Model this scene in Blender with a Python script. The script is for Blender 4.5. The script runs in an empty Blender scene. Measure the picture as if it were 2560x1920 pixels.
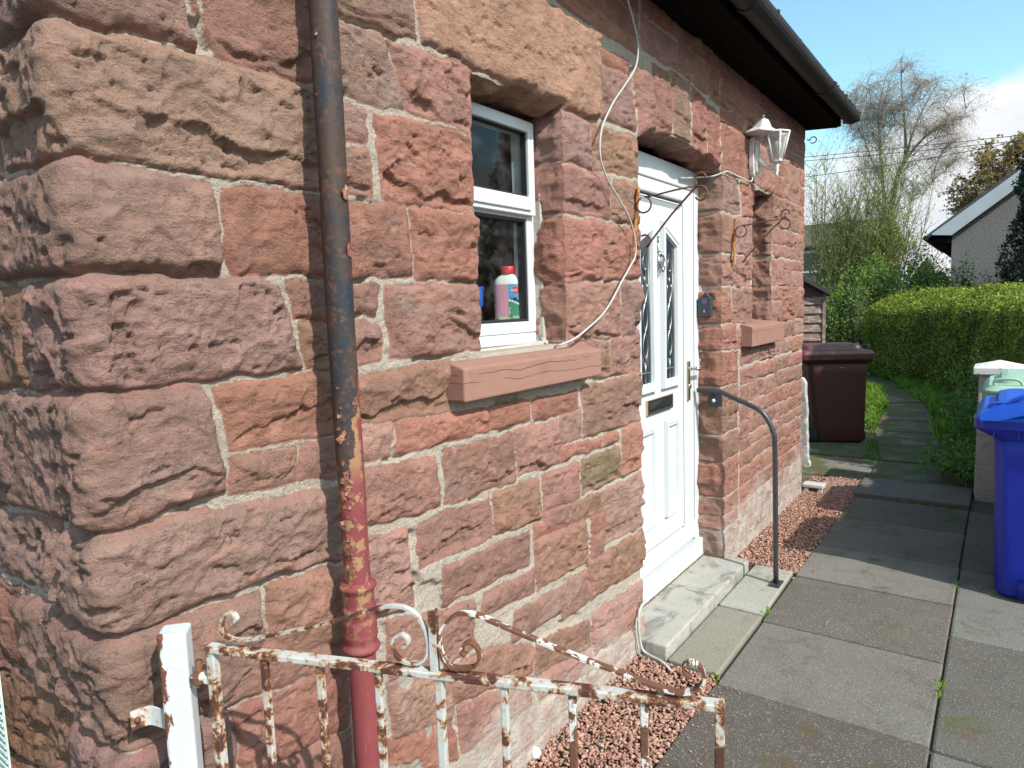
import bpy, math, random
import numpy as np
from mathutils import Vector, Matrix

scene = bpy.context.scene
COL = scene.collection
R = math.radians
random.seed(7)
RNG = np.random.default_rng(11)

# ------------------------------------------------------------------ camera
cd = bpy.data.cameras.new('camera')
cam = bpy.data.objects.new('camera', cd)
COL.objects.link(cam)
cd.sensor_width = 36.0
cd.lens = 23.805
cd.clip_start = 0.02
cd.clip_end = 3000.0
_yaw, _pit, _rol = 0.6288, -0.1102, -0.0338
_f = Vector((math.cos(_yaw) * math.cos(_pit), math.sin(_yaw) * math.cos(_pit), math.sin(_pit)))
_r0 = Vector((math.sin(_yaw), -math.cos(_yaw), 0.0))
_u0 = _r0.cross(_f)
_r = math.cos(_rol) * _r0 + math.sin(_rol) * _u0
_u = -math.sin(_rol) * _r0 + math.cos(_rol) * _u0
cam.matrix_world = Matrix(((_r.x, _u.x, -_f.x, -0.49), (_r.y, _u.y, -_f.y, -1.213), (_r.z, _u.z, -_f.z, 1.47), (0, 0, 0, 1)))
scene.camera = cam

# ------------------------------------------------------------------ light
SUN_DIR = Vector((-0.27, -1.0, 0.94)).normalized()      # towards the sun
sun_el = math.asin(SUN_DIR.z)
sl = bpy.data.lights.new('sun', 'SUN')
sl.energy = 5.0
sl.angle = R(0.53)
sl.color = (1.0, 0.955, 0.90)
sun = bpy.data.objects.new('sun', sl)
sun.rotation_euler = (-SUN_DIR).to_track_quat('-Z', 'Y').to_euler()
sun.location = (-3, -12, 10)
COL.objects.link(sun)

scene.view_settings.view_transform = 'Standard'
scene.view_settings.look = 'None'
scene.view_settings.exposure = 0.17
scene.view_settings.gamma = 1.0
scene.view_settings.use_curve_mapping = False
scene.render.engine = 'CYCLES'
scene.cycles.max_bounces = 6
scene.cycles.use_denoising = True


# ------------------------------------------------------------------ node helpers
class NT:
    def __init__(self, tree):
        self.t = tree
        self.N = tree.nodes
        self.L = tree.links

    def put(self, sock, v):
        if v is None:
            return
        if isinstance(v, bpy.types.NodeSocket):
            self.L.new(v, sock)
        else:
            if sock.type == 'RGBA' and isinstance(v, (tuple, list)) and len(v) == 3:
                v = (v[0], v[1], v[2], 1.0)
            sock.default_value = v

    def n(self, typ, props=None, ins=None, out=0):
        nd = self.N.new(typ)
        for k, v in (props or {}).items():
            setattr(nd, k, v)
        for k, v in (ins or {}).items():
            self.put(nd.inputs[k], v)
        return nd.outputs[out]

    def coord(self, which='Object'):
        return self.N.new('ShaderNodeTexCoord').outputs[which]

    def mapping(self, vec, scale=(1, 1, 1), loc=(0, 0, 0), rot=(0, 0, 0)):
        return self.n('ShaderNodeMapping', None, {'Vector': vec, 'Location': loc, 'Rotation': rot, 'Scale': scale})

    def noise(self, vec, scale, detail=4.0, rough=0.55, dist=0.0, out=0):
        return self.n('ShaderNodeTexNoise', None, {'Vector': vec, 'Scale': scale, 'Detail': detail, 'Roughness': rough, 'Distortion': dist}, out)

    def voro(self, vec, scale, feature='F1', out=0):
        return self.n('ShaderNodeTexVoronoi', {'feature': feature}, {'Vector': vec, 'Scale': scale}, out)

    def m(self, op, a, b=None, c=None):
        nd = self.N.new('ShaderNodeMath')
        nd.operation = op
        for i, v in enumerate((a, b, c)):
            if v is not None:
                self.put(nd.inputs[i], v)
        return nd.outputs[0]

    def step(self, v, lo, hi):
        nd = self.N.new('ShaderNodeMapRange')
        nd.interpolation_type = 'SMOOTHSTEP'
        self.put(nd.inputs[0], v)
        nd.inputs[1].default_value = lo
        nd.inputs[2].default_value = hi
        return nd.outputs[0]

    def mix(self, fac, a, b, blend='MIX'):
        nd = self.N.new('ShaderNodeMix')
        nd.data_type = 'RGBA'
        nd.blend_type = blend
        nd.clamp_factor = True
        self.put(nd.inputs[0], fac)
        self.put(nd.inputs[6], a)
        self.put(nd.inputs[7], b)
        return nd.outputs[2]

    def ramp(self, fac, stops):
        nd = self.N.new('ShaderNodeValToRGB')
        e = nd.color_ramp.elements
        while len(e) < len(stops):
            e.new(0.5)
        for i, (p, c) in enumerate(stops):
            e[i].position = p
            e[i].color = (c[0], c[1], c[2], 1.0)
        self.put(nd.inputs[0], fac)
        return nd.outputs[0]

    def scalec(self, col, f):
        return self.n('ShaderNodeVectorMath', {'operation': 'SCALE'}, {0: col, 'Scale': f})

    def attr(self, name, out='Fac'):
        nd = self.N.new('ShaderNodeAttribute')
        nd.attribute_name = name
        return nd.outputs[out]

    def xyz(self, vec):
        nd = self.N.new('ShaderNodeSeparateXYZ')
        self.put(nd.inputs[0], vec)
        return nd.outputs

    def bump(self, h, dist=0.002, strength=1.0, normal=None):
        nd = self.N.new('ShaderNodeBump')
        nd.inputs['Strength'].default_value = strength
        nd.inputs['Distance'].default_value = dist
        self.put(nd.inputs['Height'], h)
        self.put(nd.inputs['Normal'], normal)
        return nd.outputs[0]


def material(name, fn):
    m = bpy.data.materials.new(name)
    m.use_nodes = True
    t = NT(m.node_tree)
    bsdf = m.node_tree.nodes['Principled BSDF']
    r = fn(t) or {}
    for k, v in r.items():
        if k == 'Surface':
            t.L.new(v, m.node_tree.nodes['Material Output'].inputs['Surface'])
        else:
            t.put(bsdf.inputs[k], v)
    return m


def plain(name, col, rough=0.5, metal=0.0, var=0.12, scale=8.0, bump=0.0, bscale=60.0, spec=0.5):
    def fn(t):
        c = t.coord()
        n = t.noise(c, scale, 5)
        f = t.m('MULTIPLY_ADD', n, 2 * var, 1 - var)
        d = {'Base Color': t.scalec((col[0], col[1], col[2]), f), 'Roughness': rough, 'Metallic': metal, 'Specular IOR Level': spec}
        if bump:
            d['Normal'] = t.bump(t.noise(c, bscale, 4), bump)
        return d
    return material(name, fn)


# ------------------------------------------------------------------ world
world = bpy.data.worlds.new('World')
scene.world = world
world.use_nodes = True
wt = NT(world.node_tree)
bg = world.node_tree.nodes['Background']
sky = wt.N.new('ShaderNodeTexSky')
sky.sky_type = 'NISHITA'
sky.sun_disc = False
sky.sun_elevation = sun_el
sky.sun_rotation = math.atan2(SUN_DIR.x, SUN_DIR.y)
sky.altitude = 50
sky.air_density = 1.0
sky.dust_density = 1.2
sky.ozone_density = 1.5
gen = wt.coord('Generated')
gx, gy, gz = wt.xyz(gen)
wv = wt.mapping(gen, (1.0, 1.0, 2.6), (3.5, 1.7, 0.4))
cn = wt.noise(wv, 2.3, 7, 0.58, 0.25)
cn2 = wt.noise(wv, 9.0, 5, 0.6)
cl = wt.m('ADD', cn, wt.m('MULTIPLY', wt.m('SUBTRACT', cn2, 0.5), 0.16))
# banks of cloud lie low over the horizon and thin out upwards
low = wt.m('MULTIPLY', wt.step(gz, 0.30, 0.13), 0.42)
mask = wt.step(wt.m('ADD', cl, low), 0.66, 0.80)
shade = wt.ramp(wt.noise(wv, 4.0, 5), [(0.3, (5.0, 5.4, 6.0)), (0.55, (6.9, 7.0, 7.2))])
skyb = wt.mix(1.0, sky.outputs[0], (1.72, 2.15, 1.86, 1), 'MULTIPLY')
wt.put(bg.inputs['Color'], wt.mix(mask, skyb, shade))
bg.inputs['Strength'].default_value = 0.13


# ------------------------------------------------------------------ mesh helpers
def tag(o, label=None, cat=None, group=None, kind=None):
    if label:
        o['label'] = label
    if cat:
        o['category'] = cat
    if group:
        o['group'] = group
    if kind:
        o['kind'] = kind
    return o


def empty(name, loc=(0, 0, 0), rz=0.0):
    o = bpy.data.objects.new(name, None)
    o.location = loc
    o.rotation_euler = (0, 0, rz)
    o.empty_display_size = 0.1
    COL.objects.link(o)
    return o


def mesh_obj(name, V, F, mat, parent=None, smooth=False, attrs=None):
    me = bpy.data.meshes.new(name)
    V = np.asarray(V, dtype=np.float32)
    if isinstance(F, np.ndarray):
        nf, k = F.shape
        me.vertices.add(len(V))
        me.vertices.foreach_set('co', V.ravel())
        me.loops.add(nf * k)
        me.loops.foreach_set('vertex_index', F.astype(np.int32).ravel())
        me.polygons.add(nf)
        me.polygons.foreach_set('loop_start', np.arange(0, nf * k, k, dtype=np.int32))
        me.polygons.foreach_set('loop_total', np.full(nf, k, dtype=np.int32))
        me.update(calc_edges=True)
        me.validate()
    else:
        me.from_pydata([tuple(map(float, v)) for v in V], [], F)
        me.update()
    if smooth:
        me.polygons.foreach_set('use_smooth', np.ones(len(me.polygons), dtype=bool))
    for an, av in (attrs or {}).items():
        av = np.asarray(av, dtype=np.float32)
        if av.ndim == 1:
            a = me.attributes.new(an, 'FLOAT', 'POINT')
            a.data.foreach_set('value', av)
        else:
            a = me.attributes.new(an, 'FLOAT_COLOR', 'POINT')
            a.data.foreach_set('color', np.concatenate([av, np.ones((len(av), 1), np.float32)], 1).ravel())
    if mat:
        me.materials.append(mat)
    o = bpy.data.objects.new(name, me)
    COL.objects.link(o)
    if parent:
        o.parent = parent
    return o


class MB:
    """collects shapes that become ONE mesh object"""
    def __init__(self):
        self.V = []
        self.F = []

    def add(self, V, F):
        b = len(self.V)
        self.V += [tuple(v) for v in V]
        self.F += [tuple(b + i for i in f) for f in F]
        return self

    def box(self, a, b, M=None):
        x0, y0, z0 = a
        x1, y1, z1 = b
        V = [(x0, y0, z0), (x1, y0, z0), (x1, y1, z0), (x0, y1, z0), (x0, y0, z1), (x1, y0, z1), (x1, y1, z1), (x0, y1, z1)]
        if M:
            V = [tuple(M @ Vector(v)) for v in V]
        return self.add(V, [(3, 2, 1, 0), (4, 5, 6, 7), (0, 1, 5, 4), (1, 2, 6, 5), (2, 3, 7, 6), (3, 0, 4, 7)])

    def prism(self, pts, d0, d1, axis='y'):
        """polygon pts in the plane across `axis`, extruded from d0 to d1"""
        n = len(pts)
        def w(p, d):
            return {'y': (p[0], d, p[1]), 'x': (d, p[0], p[1]), 'z': (p[0], p[1], d)}[axis]
        V = [w(p, d0) for p in pts] + [w(p, d1) for p in pts]
        F = [tuple(range(n)), tuple(range(2 * n - 1, n - 1, -1))]
        F += [(i, i + n, (i + 1) % n + n, (i + 1) % n) for i in range(n)]
        return self.add(V, F)

    def tube(self, path, r, seg=10, cap=True, flat=None, up=(0.0, 0.0, 1.0)):
        """round tube along a path, or a flat strip when flat=(half width, half thickness) with its width along `up`"""
        P = [Vector(p) for p in path]
        n = len(P)
        rr = [r] * n if not isinstance(r, (list, tuple)) else r
        T = []
        for i in range(n):
            t = P[min(i + 1, n - 1)] - P[max(i - 1, 0)]
            T.append(t.normalized() if t.length > 1e-9 else Vector((0, 0, 1)))
        if flat:
            A = Vector(up).normalized()
            V = []
            for i in range(n):
                B = T[i].cross(A)
                B.normalize()
                w, h = flat
                for sx, sy in ((-1, -1), (1, -1), (1, 1), (-1, 1)):
                    V.append(P[i] + A * (w * sx) + B * (h * sy))
            seg = 4
        else:
            a = Vector((0, 0, 1)) if abs(T[0].z) < 0.9 else Vector((1, 0, 0))
            N = T[0].cross(a).normalized()
            V = []
            for i in range(n):
                N = (N - T[i] * N.dot(T[i]))
                N = N.normalized() if N.length > 1e-6 else T[i].orthogonal().normalized()
                B = T[i].cross(N)
                for k in range(seg):
                    th = 2 * math.pi * k / seg
                    V.append(P[i] + (N * math.cos(th) + B * math.sin(th)) * rr[i])
        F = []
        for i in range(n - 1):
            for k in range(seg):
                k2 = (k + 1) % seg
                F.append((i * seg + k, i * seg + k2, (i + 1) * seg + k2, (i + 1) * seg + k))
        if cap:
            F.append(tuple(range(seg - 1, -1, -1)))
            F.append(tuple((n - 1) * seg + k for k in range(seg)))
        return self.add(V, F)

    def lathe(self, prof, seg=24, M=None, cap=True):
        V = []
        F = []
        n = len(prof)
        for (r, z) in prof:
            for k in range(seg):
                th = 2 * math.pi * k / seg
                v = Vector((r * math.cos(th), r * math.sin(th), z))
                V.append(M @ v if M else v)
        for i in range(n - 1):
            for k in range(seg):
                k2 = (k + 1) % seg
                F.append((i * seg + k, i * seg + k2, (i + 1) * seg + k2, (i + 1) * seg + k))
        if cap:
            F.append(tuple(range(seg - 1, -1, -1)))
            F.append(tuple((n - 1) * seg + k for k in range(seg)))
        return self.add(V, F)

    def ball(self, c, r, seg=10, rings=6, sq=(1, 1, 1)):
        V = []
        F = []
        for i in range(1, rings):
            ph = math.pi * i / rings
            for k in range(seg):
                th = 2 * math.pi * k / seg
                V.append((c[0] + r * sq[0] * math.sin(ph) * math.cos(th), c[1] + r * sq[1] * math.sin(ph) * math.sin(th), c[2] + r * sq[2] * math.cos(ph)))
        for i in range(rings - 2):
            for k in range(seg):
                k2 = (k + 1) % seg
                F.append((i * seg + k, (i + 1) * seg + k, (i + 1) * seg + k2, i * seg + k2))
        V += [(c[0], c[1], c[2] + r * sq[2]), (c[0], c[1], c[2] - r * sq[2])]
        a, b = len(V) - 2, len(V) - 1
        for k in range(seg):
            k2 = (k + 1) % seg
            F.append((a, k, k2))
            F.append((b, (rings - 2) * seg + k2, (rings - 2) * seg + k))
        return self.add(V, F)

    def build(self, name, mat, parent=None, smooth=False, bevel=0.0, bseg=2, loc=None):
        o = mesh_obj(name, self.V, self.F, mat, parent, smooth)
        if loc:
            o.location = loc
        if bevel:
            m = o.modifiers.new('bevel', 'BEVEL')
            m.width = bevel
            m.segments = bseg
            m.limit_method = 'ANGLE'
            m.angle_limit = R(40)
            m.harden_normals = False
        return o


def spline(pts, k=6):
    """Catmull-Rom through the points"""
    P = [np.array(p, float) for p in pts]
    P = [2 * P[0] - P[1]] + P + [2 * P[-1] - P[-2]]
    out = []
    for i in range(1, len(P) - 2):
        for j in range(k):
            t = j / k
            a, b, c, d = P[i - 1], P[i], P[i + 1], P[i + 2]
            out.append(0.5 * ((2 * b) + (c - a) * t + (2 * a - 5 * b + 4 * c - d) * t * t + (3 * b - a - 3 * c + d) * t ** 3))
    out.append(P[-2])
    return [tuple(p) for p in out]


# ------------------------------------------------------------------ array noise
def _hash(ix, iy, s):
    h = (ix.astype(np.int64) * 374761393 + iy.astype(np.int64) * 668265263 + int(s) * 974634777) & 0xFFFFFFFF
    h = ((h ^ (h >> 13)) * 1274126177) & 0xFFFFFFFF
    h = ((h ^ (h >> 16)) * 2246822519) & 0xFFFFFFFF
    return ((h ^ (h >> 15)) & 0xFFFFFF) / float(0xFFFFFF)


def vnoise(x, y, s=0):
    x0 = np.floor(x)
    y0 = np.floor(y)
    fx = x - x0
    fy = y - y0
    fx = fx * fx * fx * (fx * (fx * 6 - 15) + 10)
    fy = fy * fy * fy * (fy * (fy * 6 - 15) + 10)
    a = _hash(x0, y0, s)
    b = _hash(x0 + 1, y0, s)
    c = _hash(x0, y0 + 1, s)
    d = _hash(x0 + 1, y0 + 1, s)
    return (a + (b - a) * fx) * (1 - fy) + (c + (d - c) * fx) * fy - 0.5


def fbm(x, y, s=0, o=4, g=0.5):
    r = 0
    a = 1.0
    for i in range(o):
        r = r + a * vnoise(x * 2 ** i + 17.3 * i, y * 2 ** i + 9.1 * i, s + i)
        a *= g
    return r


def scoops(x, y, s=0, a=0.9, g=0.8):
    """hollows of broken stone meeting in sharp ridges"""
    x0 = np.floor(x)
    y0 = np.floor(y)
    best = np.full(x.shape, 9.0)
    for i in (-1, 0, 1):
        for j in (-1, 0, 1):
            cx = x0 + i
            cy = y0 + j
            px = cx + _hash(cx, cy, s)
            py = cy + _hash(cx, cy, s + 1)
            dx = x - px
            dy = y - py
            v = _hash(cx, cy, s + 2) * 0.6 + (_hash(cx, cy, s + 3) - 0.5) * g * dx + (_hash(cx, cy, s + 4) - 0.5) * g * dy + a * (dx * dx + dy * dy)
            best = np.minimum(best, v)
    return best


def sstep(a, b, x):
    t = np.clip((x - a) / (b - a), 0, 1)
    return t * t * (3 - 2 * t)

# ------------------------------------------------------------------ wall of the cottage
# u runs along the front wall (u > 0) and round the corner along the gable (u < 0); z is height
TINT = {'m': (0.285, 0.172, 0.138), 'p': (0.305, 0.160, 0.124), 'r': (0.305, 0.142, 0.104), 'b': (0.262, 0.144, 0.106), 'x': (0.335, 0.150, 0.108),
        'k': (0.37, 0.210, 0.168), 'o': (0.350, 0.205, 0.140), 'o2': (0.275, 0.152, 0.100), 'g': (0.215, 0.150, 0.092), 'c': (0.32, 0.295, 0.26)}
WINDOW = (1.03, 1.50, 1.345, 2.130)
DOORWAY = (2.09, 3.08, 0.055, 2.140)
SMALLW = (3.63, 4.05, 1.330, 2.130)
OPEN = [WINDOW, DOORWAY, SMALLW]
U_END = 4.87
Z_TOP = 2.78


def courses(x0, x1, zs, wid, seed, slope=0.0, keys='mprbpbr'):
    r = random.Random(seed)
    out = []
    for z0, z1 in zip(zs[:-1], zs[1:]):
        x = x0 + r.uniform(-0.0, 0.02)
        while x < x1 - 0.03:
            w = r.uniform(*wid)
            e = x + w if x + w < x1 - 0.08 else x1
            g = 0.007
            j = lambda: r.uniform(-0.006, 0.006)
            if r.random() < 0.22 and z1 - z0 > 0.13 and e - x > 0.09:
                zm = z0 + (z1 - z0) * r.uniform(0.4, 0.6)
                out.append((r.choice(keys), [(x + g, z0 + g + j()), (e - g, z0 + g + j()), (e - g + j(), zm - g * .8), (x + g + j(), zm - g * .8)]))
                out.append((r.choice(keys), [(x + g, zm + g * .8 + j()), (e - g, zm + g * .8 + j()), (e - g + j(), z1 - g), (x + g + j(), z1 - g)]))
            else:
                out.append((r.choice(keys), [(x + g, z0 + g + j()), (e - g, z0 + g + j()), (e - g + j(), z1 - g + j()), (x + g + j(), z1 - g + j())]))
            x = e
    return out


STONES = [
('b',[(0.24,2.115),(0.521,2.219),(0.5,1.966),(0.271,1.954)]),
('m',[(0.554,2.183),(0.806,2.27),(0.811,2.146),(0.55,2.129)]),
('o',[(0.824,2.41),(1.741,2.429),(1.746,2.136),(1.507,2.13),(1.036,2.135),(0.836,2.15)]),
('m',[(0.548,2.104),(0.697,2.117),(0.758,1.966),(0.536,1.955)]),
('p',[(0.719,2.116),(1.032,2.124),(1.031,1.961),(0.771,1.963)]),
('m',[(0.555,1.928),(0.635,1.937),(0.637,1.869),(0.55,1.862)]),
('p',[(0.548,1.837),(0.636,1.852),(0.64,1.746),(0.54,1.733)]),
('r',[(0.664,1.936),(1.034,1.945),(1.032,1.748),(0.674,1.737)]),
('r',[(0.556,1.713),(0.751,1.731),(0.756,1.563),(0.548,1.557)]),
('x',[(0.77,1.725),(1.034,1.731),(1.044,1.556),(0.772,1.555)]),
('b',[(0.551,1.536),(0.639,1.533),(0.636,1.47),(0.551,1.469)]),
('p',[(0.549,1.451),(0.642,1.444),(0.646,1.362),(0.547,1.359)]),
('p',[(0.666,1.537),(1.043,1.533),(1.043,1.362),(0.682,1.361)]),
('b',[(0.544,1.327),(0.889,1.338),(0.886,1.205),(0.739,1.207),(0.54,1.215)]),
('k',[(0.544,1.2),(0.665,1.195),(0.657,1.123),(0.542,1.121)]),
('x',[(0.683,1.196),(1.039,1.183),(1.047,1.12),(0.683,1.123)]),
('x',[(1.054,1.186),(1.264,1.184),(1.264,1.114),(1.058,1.125)]),
('r',[(1.285,1.176),(1.564,1.173),(1.567,1.109),(1.286,1.116)]),
('b',[(1.598,1.181),(2.086,1.19),(2.111,0.997),(1.601,1.002)]),
('b',[(1.519,1.339),(1.81,1.336),(1.814,1.213),(1.514,1.223)]),
('p',[(1.836,1.339),(2.091,1.344),(2.101,1.201),(1.831,1.211)]),
('p',[(1.488,1.546),(1.902,1.552),(1.901,1.354),(1.52,1.355)]),
('m',[(1.926,1.553),(2.097,1.554),(2.103,1.355),(1.924,1.354)]),
('r',[(1.509,1.766),(1.737,1.773),(1.752,1.572),(1.489,1.557)]),
('r',[(1.766,1.77),(1.997,1.773),(2.089,1.774),(2.097,1.577),(1.77,1.572)]),
('p',[(1.477,1.929),(1.538,1.946),(1.827,1.939),(1.828,1.793),(1.551,1.79),(1.48,1.779)]),
('o2',[(1.858,1.935),(2.072,1.947),(2.082,1.795),(1.846,1.793)]),
('m',[(1.457,2.105),(1.521,2.119),(1.677,2.114),(1.704,1.961),(1.538,1.963),(1.449,1.944)]),
('o2',[(1.705,2.111),(2.078,2.123),(2.087,1.974),(1.723,1.958)]),
('m',[(1.771,2.333),(1.885,2.339),(1.917,2.152),(1.769,2.148)]),
('m',[(1.895,2.339),(2.009,2.343),(2.06,2.147),(1.926,2.151)]),
('r',[(1.762,2.388),(2.017,2.404),(2.013,2.358),(1.766,2.345)]),
('p',[(2.074,2.406),(2.211,2.408),(2.251,2.182),(2.094,2.134)]),
('p',[(2.224,2.452),(2.398,2.458),(2.427,2.214),(2.267,2.186)]),
('m',[(2.419,2.467),(2.626,2.474),(2.647,2.211),(2.449,2.218)]),
('r',[(2.662,2.468),(2.837,2.451),(2.848,2.158),(2.673,2.198)]),
('r',[(2.863,2.43),(3.034,2.42),(3.034,2.143),(2.867,2.152)]),
('m',[(2.957,2.118),(3.339,2.13),(3.381,1.95),(2.999,1.946)]),
('r',[(3.379,2.125),(3.659,2.138),(3.663,1.958),(3.416,1.953)]),
('b',[(2.971,1.915),(3.275,1.924),(3.276,1.738),(2.97,1.731)]),
('m',[(3.308,1.925),(3.663,1.944),(3.667,1.734),(3.316,1.738)]),
('p',[(2.97,1.702),(3.276,1.713),(3.278,1.56),(2.97,1.56)]),
('p',[(3.316,1.711),(3.668,1.72),(3.671,1.559),(3.317,1.558)]),
('r',[(2.999,1.536),(3.229,1.539),(3.23,1.358),(2.999,1.367)]),
('b',[(3.258,1.537),(3.671,1.538),(3.675,1.337),(3.259,1.357)]),
('r',[(2.999,1.336),(3.313,1.341),(3.331,1.209),(2.998,1.213)]),
('m',[(3.343,1.316),(3.469,1.315),(3.47,1.26),(3.344,1.262)]),
('m',[(3.344,1.251),(3.47,1.25),(3.471,1.204),(3.344,1.208)]),
('p',[(0.531,1.099),(0.816,1.091),(0.819,0.95),(0.531,0.975)]),
('b',[(0.85,1.095),(1.169,1.09),(1.165,0.944),(0.847,0.947)]),
('p',[(1.186,1.092),(1.431,1.091),(1.429,0.95),(1.182,0.95)]),
('m',[(1.451,1.096),(1.577,1.097),(1.584,1.005),(1.447,1.002)]),
('r',[(1.443,0.987),(1.728,0.976),(1.727,0.942),(1.444,0.95)]),
('x',[(1.747,0.977),(1.861,0.979),(1.863,0.944),(1.745,0.943)]),
('p',[(1.326,0.926),(1.558,0.916),(1.558,0.792),(1.325,0.802)]),
('o2',[(1.065,0.924),(1.298,0.919),(1.305,0.781),(1.061,0.801)]),
('g',[(1.58,0.918),(1.879,0.916),(1.882,0.797),(1.581,0.799)]),
('r',[(1.906,0.984),(2.083,0.981),(2.089,0.786),(1.902,0.802)]),
('m',[(1.738,0.77),(2.096,0.764),(2.113,0.537),(1.749,0.56)]),
('o2',[(1.498,0.779),(1.72,0.768),(1.731,0.687),(1.495,0.712)]),
('b',[(1.324,0.792),(1.48,0.78),(1.484,0.715),(1.321,0.729)]),
('p',[(0.845,0.924),(1.045,0.91),(1.046,0.798),(0.734,0.808),(0.736,0.92)]),
('k',[(0.533,0.94),(0.694,0.926),(0.704,0.719),(0.531,0.754)]),
('x',[(1.267,0.765),(1.481,0.745),(1.479,0.714),(1.265,0.727)]),
('b',[(0.825,0.772),(1.24,0.757),(1.23,0.654),(0.828,0.674)]),
('p',[(1.265,0.716),(1.587,0.7),(1.615,0.544),(1.279,0.553)]),
('r',[(1.639,0.691),(1.741,0.684),(1.745,0.625),(1.642,0.631)]),
('p',[(1.647,0.617),(1.738,0.612),(1.737,0.526),(1.644,0.543)]),
('b',[(1.876,0.523),(2.116,0.515),(2.118,0.358),(1.88,0.372)]),
('b',[(1.612,0.533),(1.858,0.521),(1.867,0.377),(1.629,0.383)]),
('b',[(0.998,0.634),(1.26,0.624),(1.258,0.555),(0.987,0.574)]),
('b',[(1.151,0.521),(1.443,0.504),(1.411,0.42),(1.132,0.434)]),
('b',[(1.475,0.516),(1.59,0.508),(1.616,0.387),(1.432,0.384)]),
('k',[(1.635,0.323),(2.114,0.29),(2.112,0.199),(1.644,0.257)]),
('b',[(1.274,0.367),(1.611,0.311),(1.618,0.204),(1.259,0.265)]),
('p',[(0.814,0.652),(0.948,0.641),(0.946,0.505),(0.817,0.503)]),
('p',[(0.984,0.464),(1.119,0.429),(1.246,0.368),(1.232,0.283),(0.988,0.345)]),
('p',[(0.816,0.49),(0.973,0.465),(0.977,0.346),(0.861,0.367)]),
('p',[(0.611,0.713),(0.808,0.659),(0.808,0.508),(0.615,0.556)]),
('k',[(0.604,0.549),(0.804,0.496),(0.847,0.369),(0.838,0.332),(0.615,0.406)]),
('p',[(0.866,0.35),(1.214,0.276),(1.209,0.192),(0.871,0.215)]),
('r',[(0.594,0.406),(0.837,0.319),(0.851,0.212),(0.596,0.299)]),
('p',[(1.267,0.25),(1.611,0.189),(1.62,0.117),(1.254,0.179)]),
('p',[(1.637,0.239),(2.011,0.196),(2.009,0.128),(1.646,0.167)]),
('r',[(0.262,1.718),(0.532,1.726),(0.532,1.565),(0.272,1.553),(0.253,1.591)]),
('b',[(0.391,1.538),(0.53,1.539),(0.529,1.462),(0.404,1.466)]),
('b',[(0.415,1.451),(0.528,1.452),(0.529,1.351),(0.427,1.359)]),
('r',[(0.216,1.339),(0.524,1.341),(0.518,1.208),(0.233,1.221)]),
('b',[(0.233,1.203),(0.374,1.193),(0.374,1.124),(0.231,1.132)]),
('p',[(0.398,1.196),(0.53,1.189),(0.528,1.107),(0.384,1.122)]),
('p',[(0.291,0.915),(0.494,0.9),(0.484,0.712),(0.324,0.772),(0.293,0.812)]),
('r',[(0.198,0.691),(0.481,0.671),(0.474,0.517),(0.206,0.549)]),
('p',[(0.199,0.782),(0.288,0.801),(0.323,0.761),(0.474,0.705),(0.477,0.681),(0.193,0.713)]),
('b',[(0.205,0.536),(0.477,0.5),(0.47,0.346),(0.21,0.427)]),
('m',[(0,1.951),(0.227,1.962),(0.199,2.1),(0,2.028),(-0.183,2.07),(-0.222,1.946)]),
('m',[(0,1.74),(0.282,1.742),(0.533,1.744),(0.524,1.953),(0.471,1.95),(0,1.936),(-0.213,1.93),(-0.222,1.746)]),
('m',[(0,1.555),(0.235,1.558),(0.238,1.59),(0.235,1.719),(0,1.727),(-0.375,1.719),(-0.444,1.566)]),
('m',[(0,1.364),(0.192,1.361),(0.407,1.361),(0.371,1.522),(0.319,1.546),(0,1.545),(-0.19,1.539),(-0.212,1.359)]),
('m',[(0,1.127),(0.217,1.141),(0.184,1.346),(0,1.351),(-0.488,1.331),(-0.541,1.112)]),
('m',[(0,0.941),(0.067,0.938),(0.271,0.943),(0.491,0.921),(0.499,1.075),(0.157,1.109),(0,1.116),(-0.122,1.103),(-0.204,0.948)]),
('m',[(0,0.72),(0.191,0.727),(0.275,0.82),(0.265,0.914),(0,0.93),(-0.221,0.935),(-0.392,0.917),(-0.414,0.755),(-0.185,0.743)]),
('m',[(0,0.597),(0.186,0.555),(0.182,0.709),(0,0.704),(-0.182,0.727),(-0.196,0.581)]),
('b',[(-0.375,1.963),(-0.227,1.931),(-0.249,1.744),(-0.454,1.743)]),
('b',[(-0.478,1.546),(-0.208,1.537),(-0.225,1.36),(-0.595,1.346)]),
('m',[(-0.698,1.059),(-0.156,1.113),(-0.229,0.961),(-0.737,0.948)]),
('r',[(-0.813,0.891),(-0.414,0.929),(-0.43,0.757),(-0.891,0.68)]),
('o2',[(-0.901,0.652),(-0.6,0.726),(-0.209,0.731),(-0.23,0.583),(-0.99,0.409)]),
]
FILL = []
FILL += courses(0.0, 1.0, [2.02, 2.22, 2.42, 2.60, 2.80], (0.25, 0.45), 3, keys='mprb')
FILL += courses(1.0, 2.1, [2.445, 2.60, 2.80], (0.3, 0.5), 4, keys='prrb')
FILL += courses(2.1, 3.05, [2.475, 2.62, 2.80], (0.25, 0.42), 5, keys='prrb')
FILL += courses(3.06, 4.87, [2.135, 2.39, 2.47, 2.60, 2.70, 2.80], (0.22, 0.42), 6, keys='prrb')
FILL += courses(4.03, 4.87, [1.33, 1.56, 1.745, 1.935, 2.135], (0.20, 0.34), 9, keys='prbrp')
FILL += courses(2.96, 3.36, [0.06, 0.215, 0.395, 0.60, 0.755, 1.01, 1.215], (0.30, 0.42), 13, keys='rbbr')
FILL += courses(3.37, 4.87, [1.10, 1.215, 1.325], (0.22, 0.40), 15, keys='rpbm')
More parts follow.
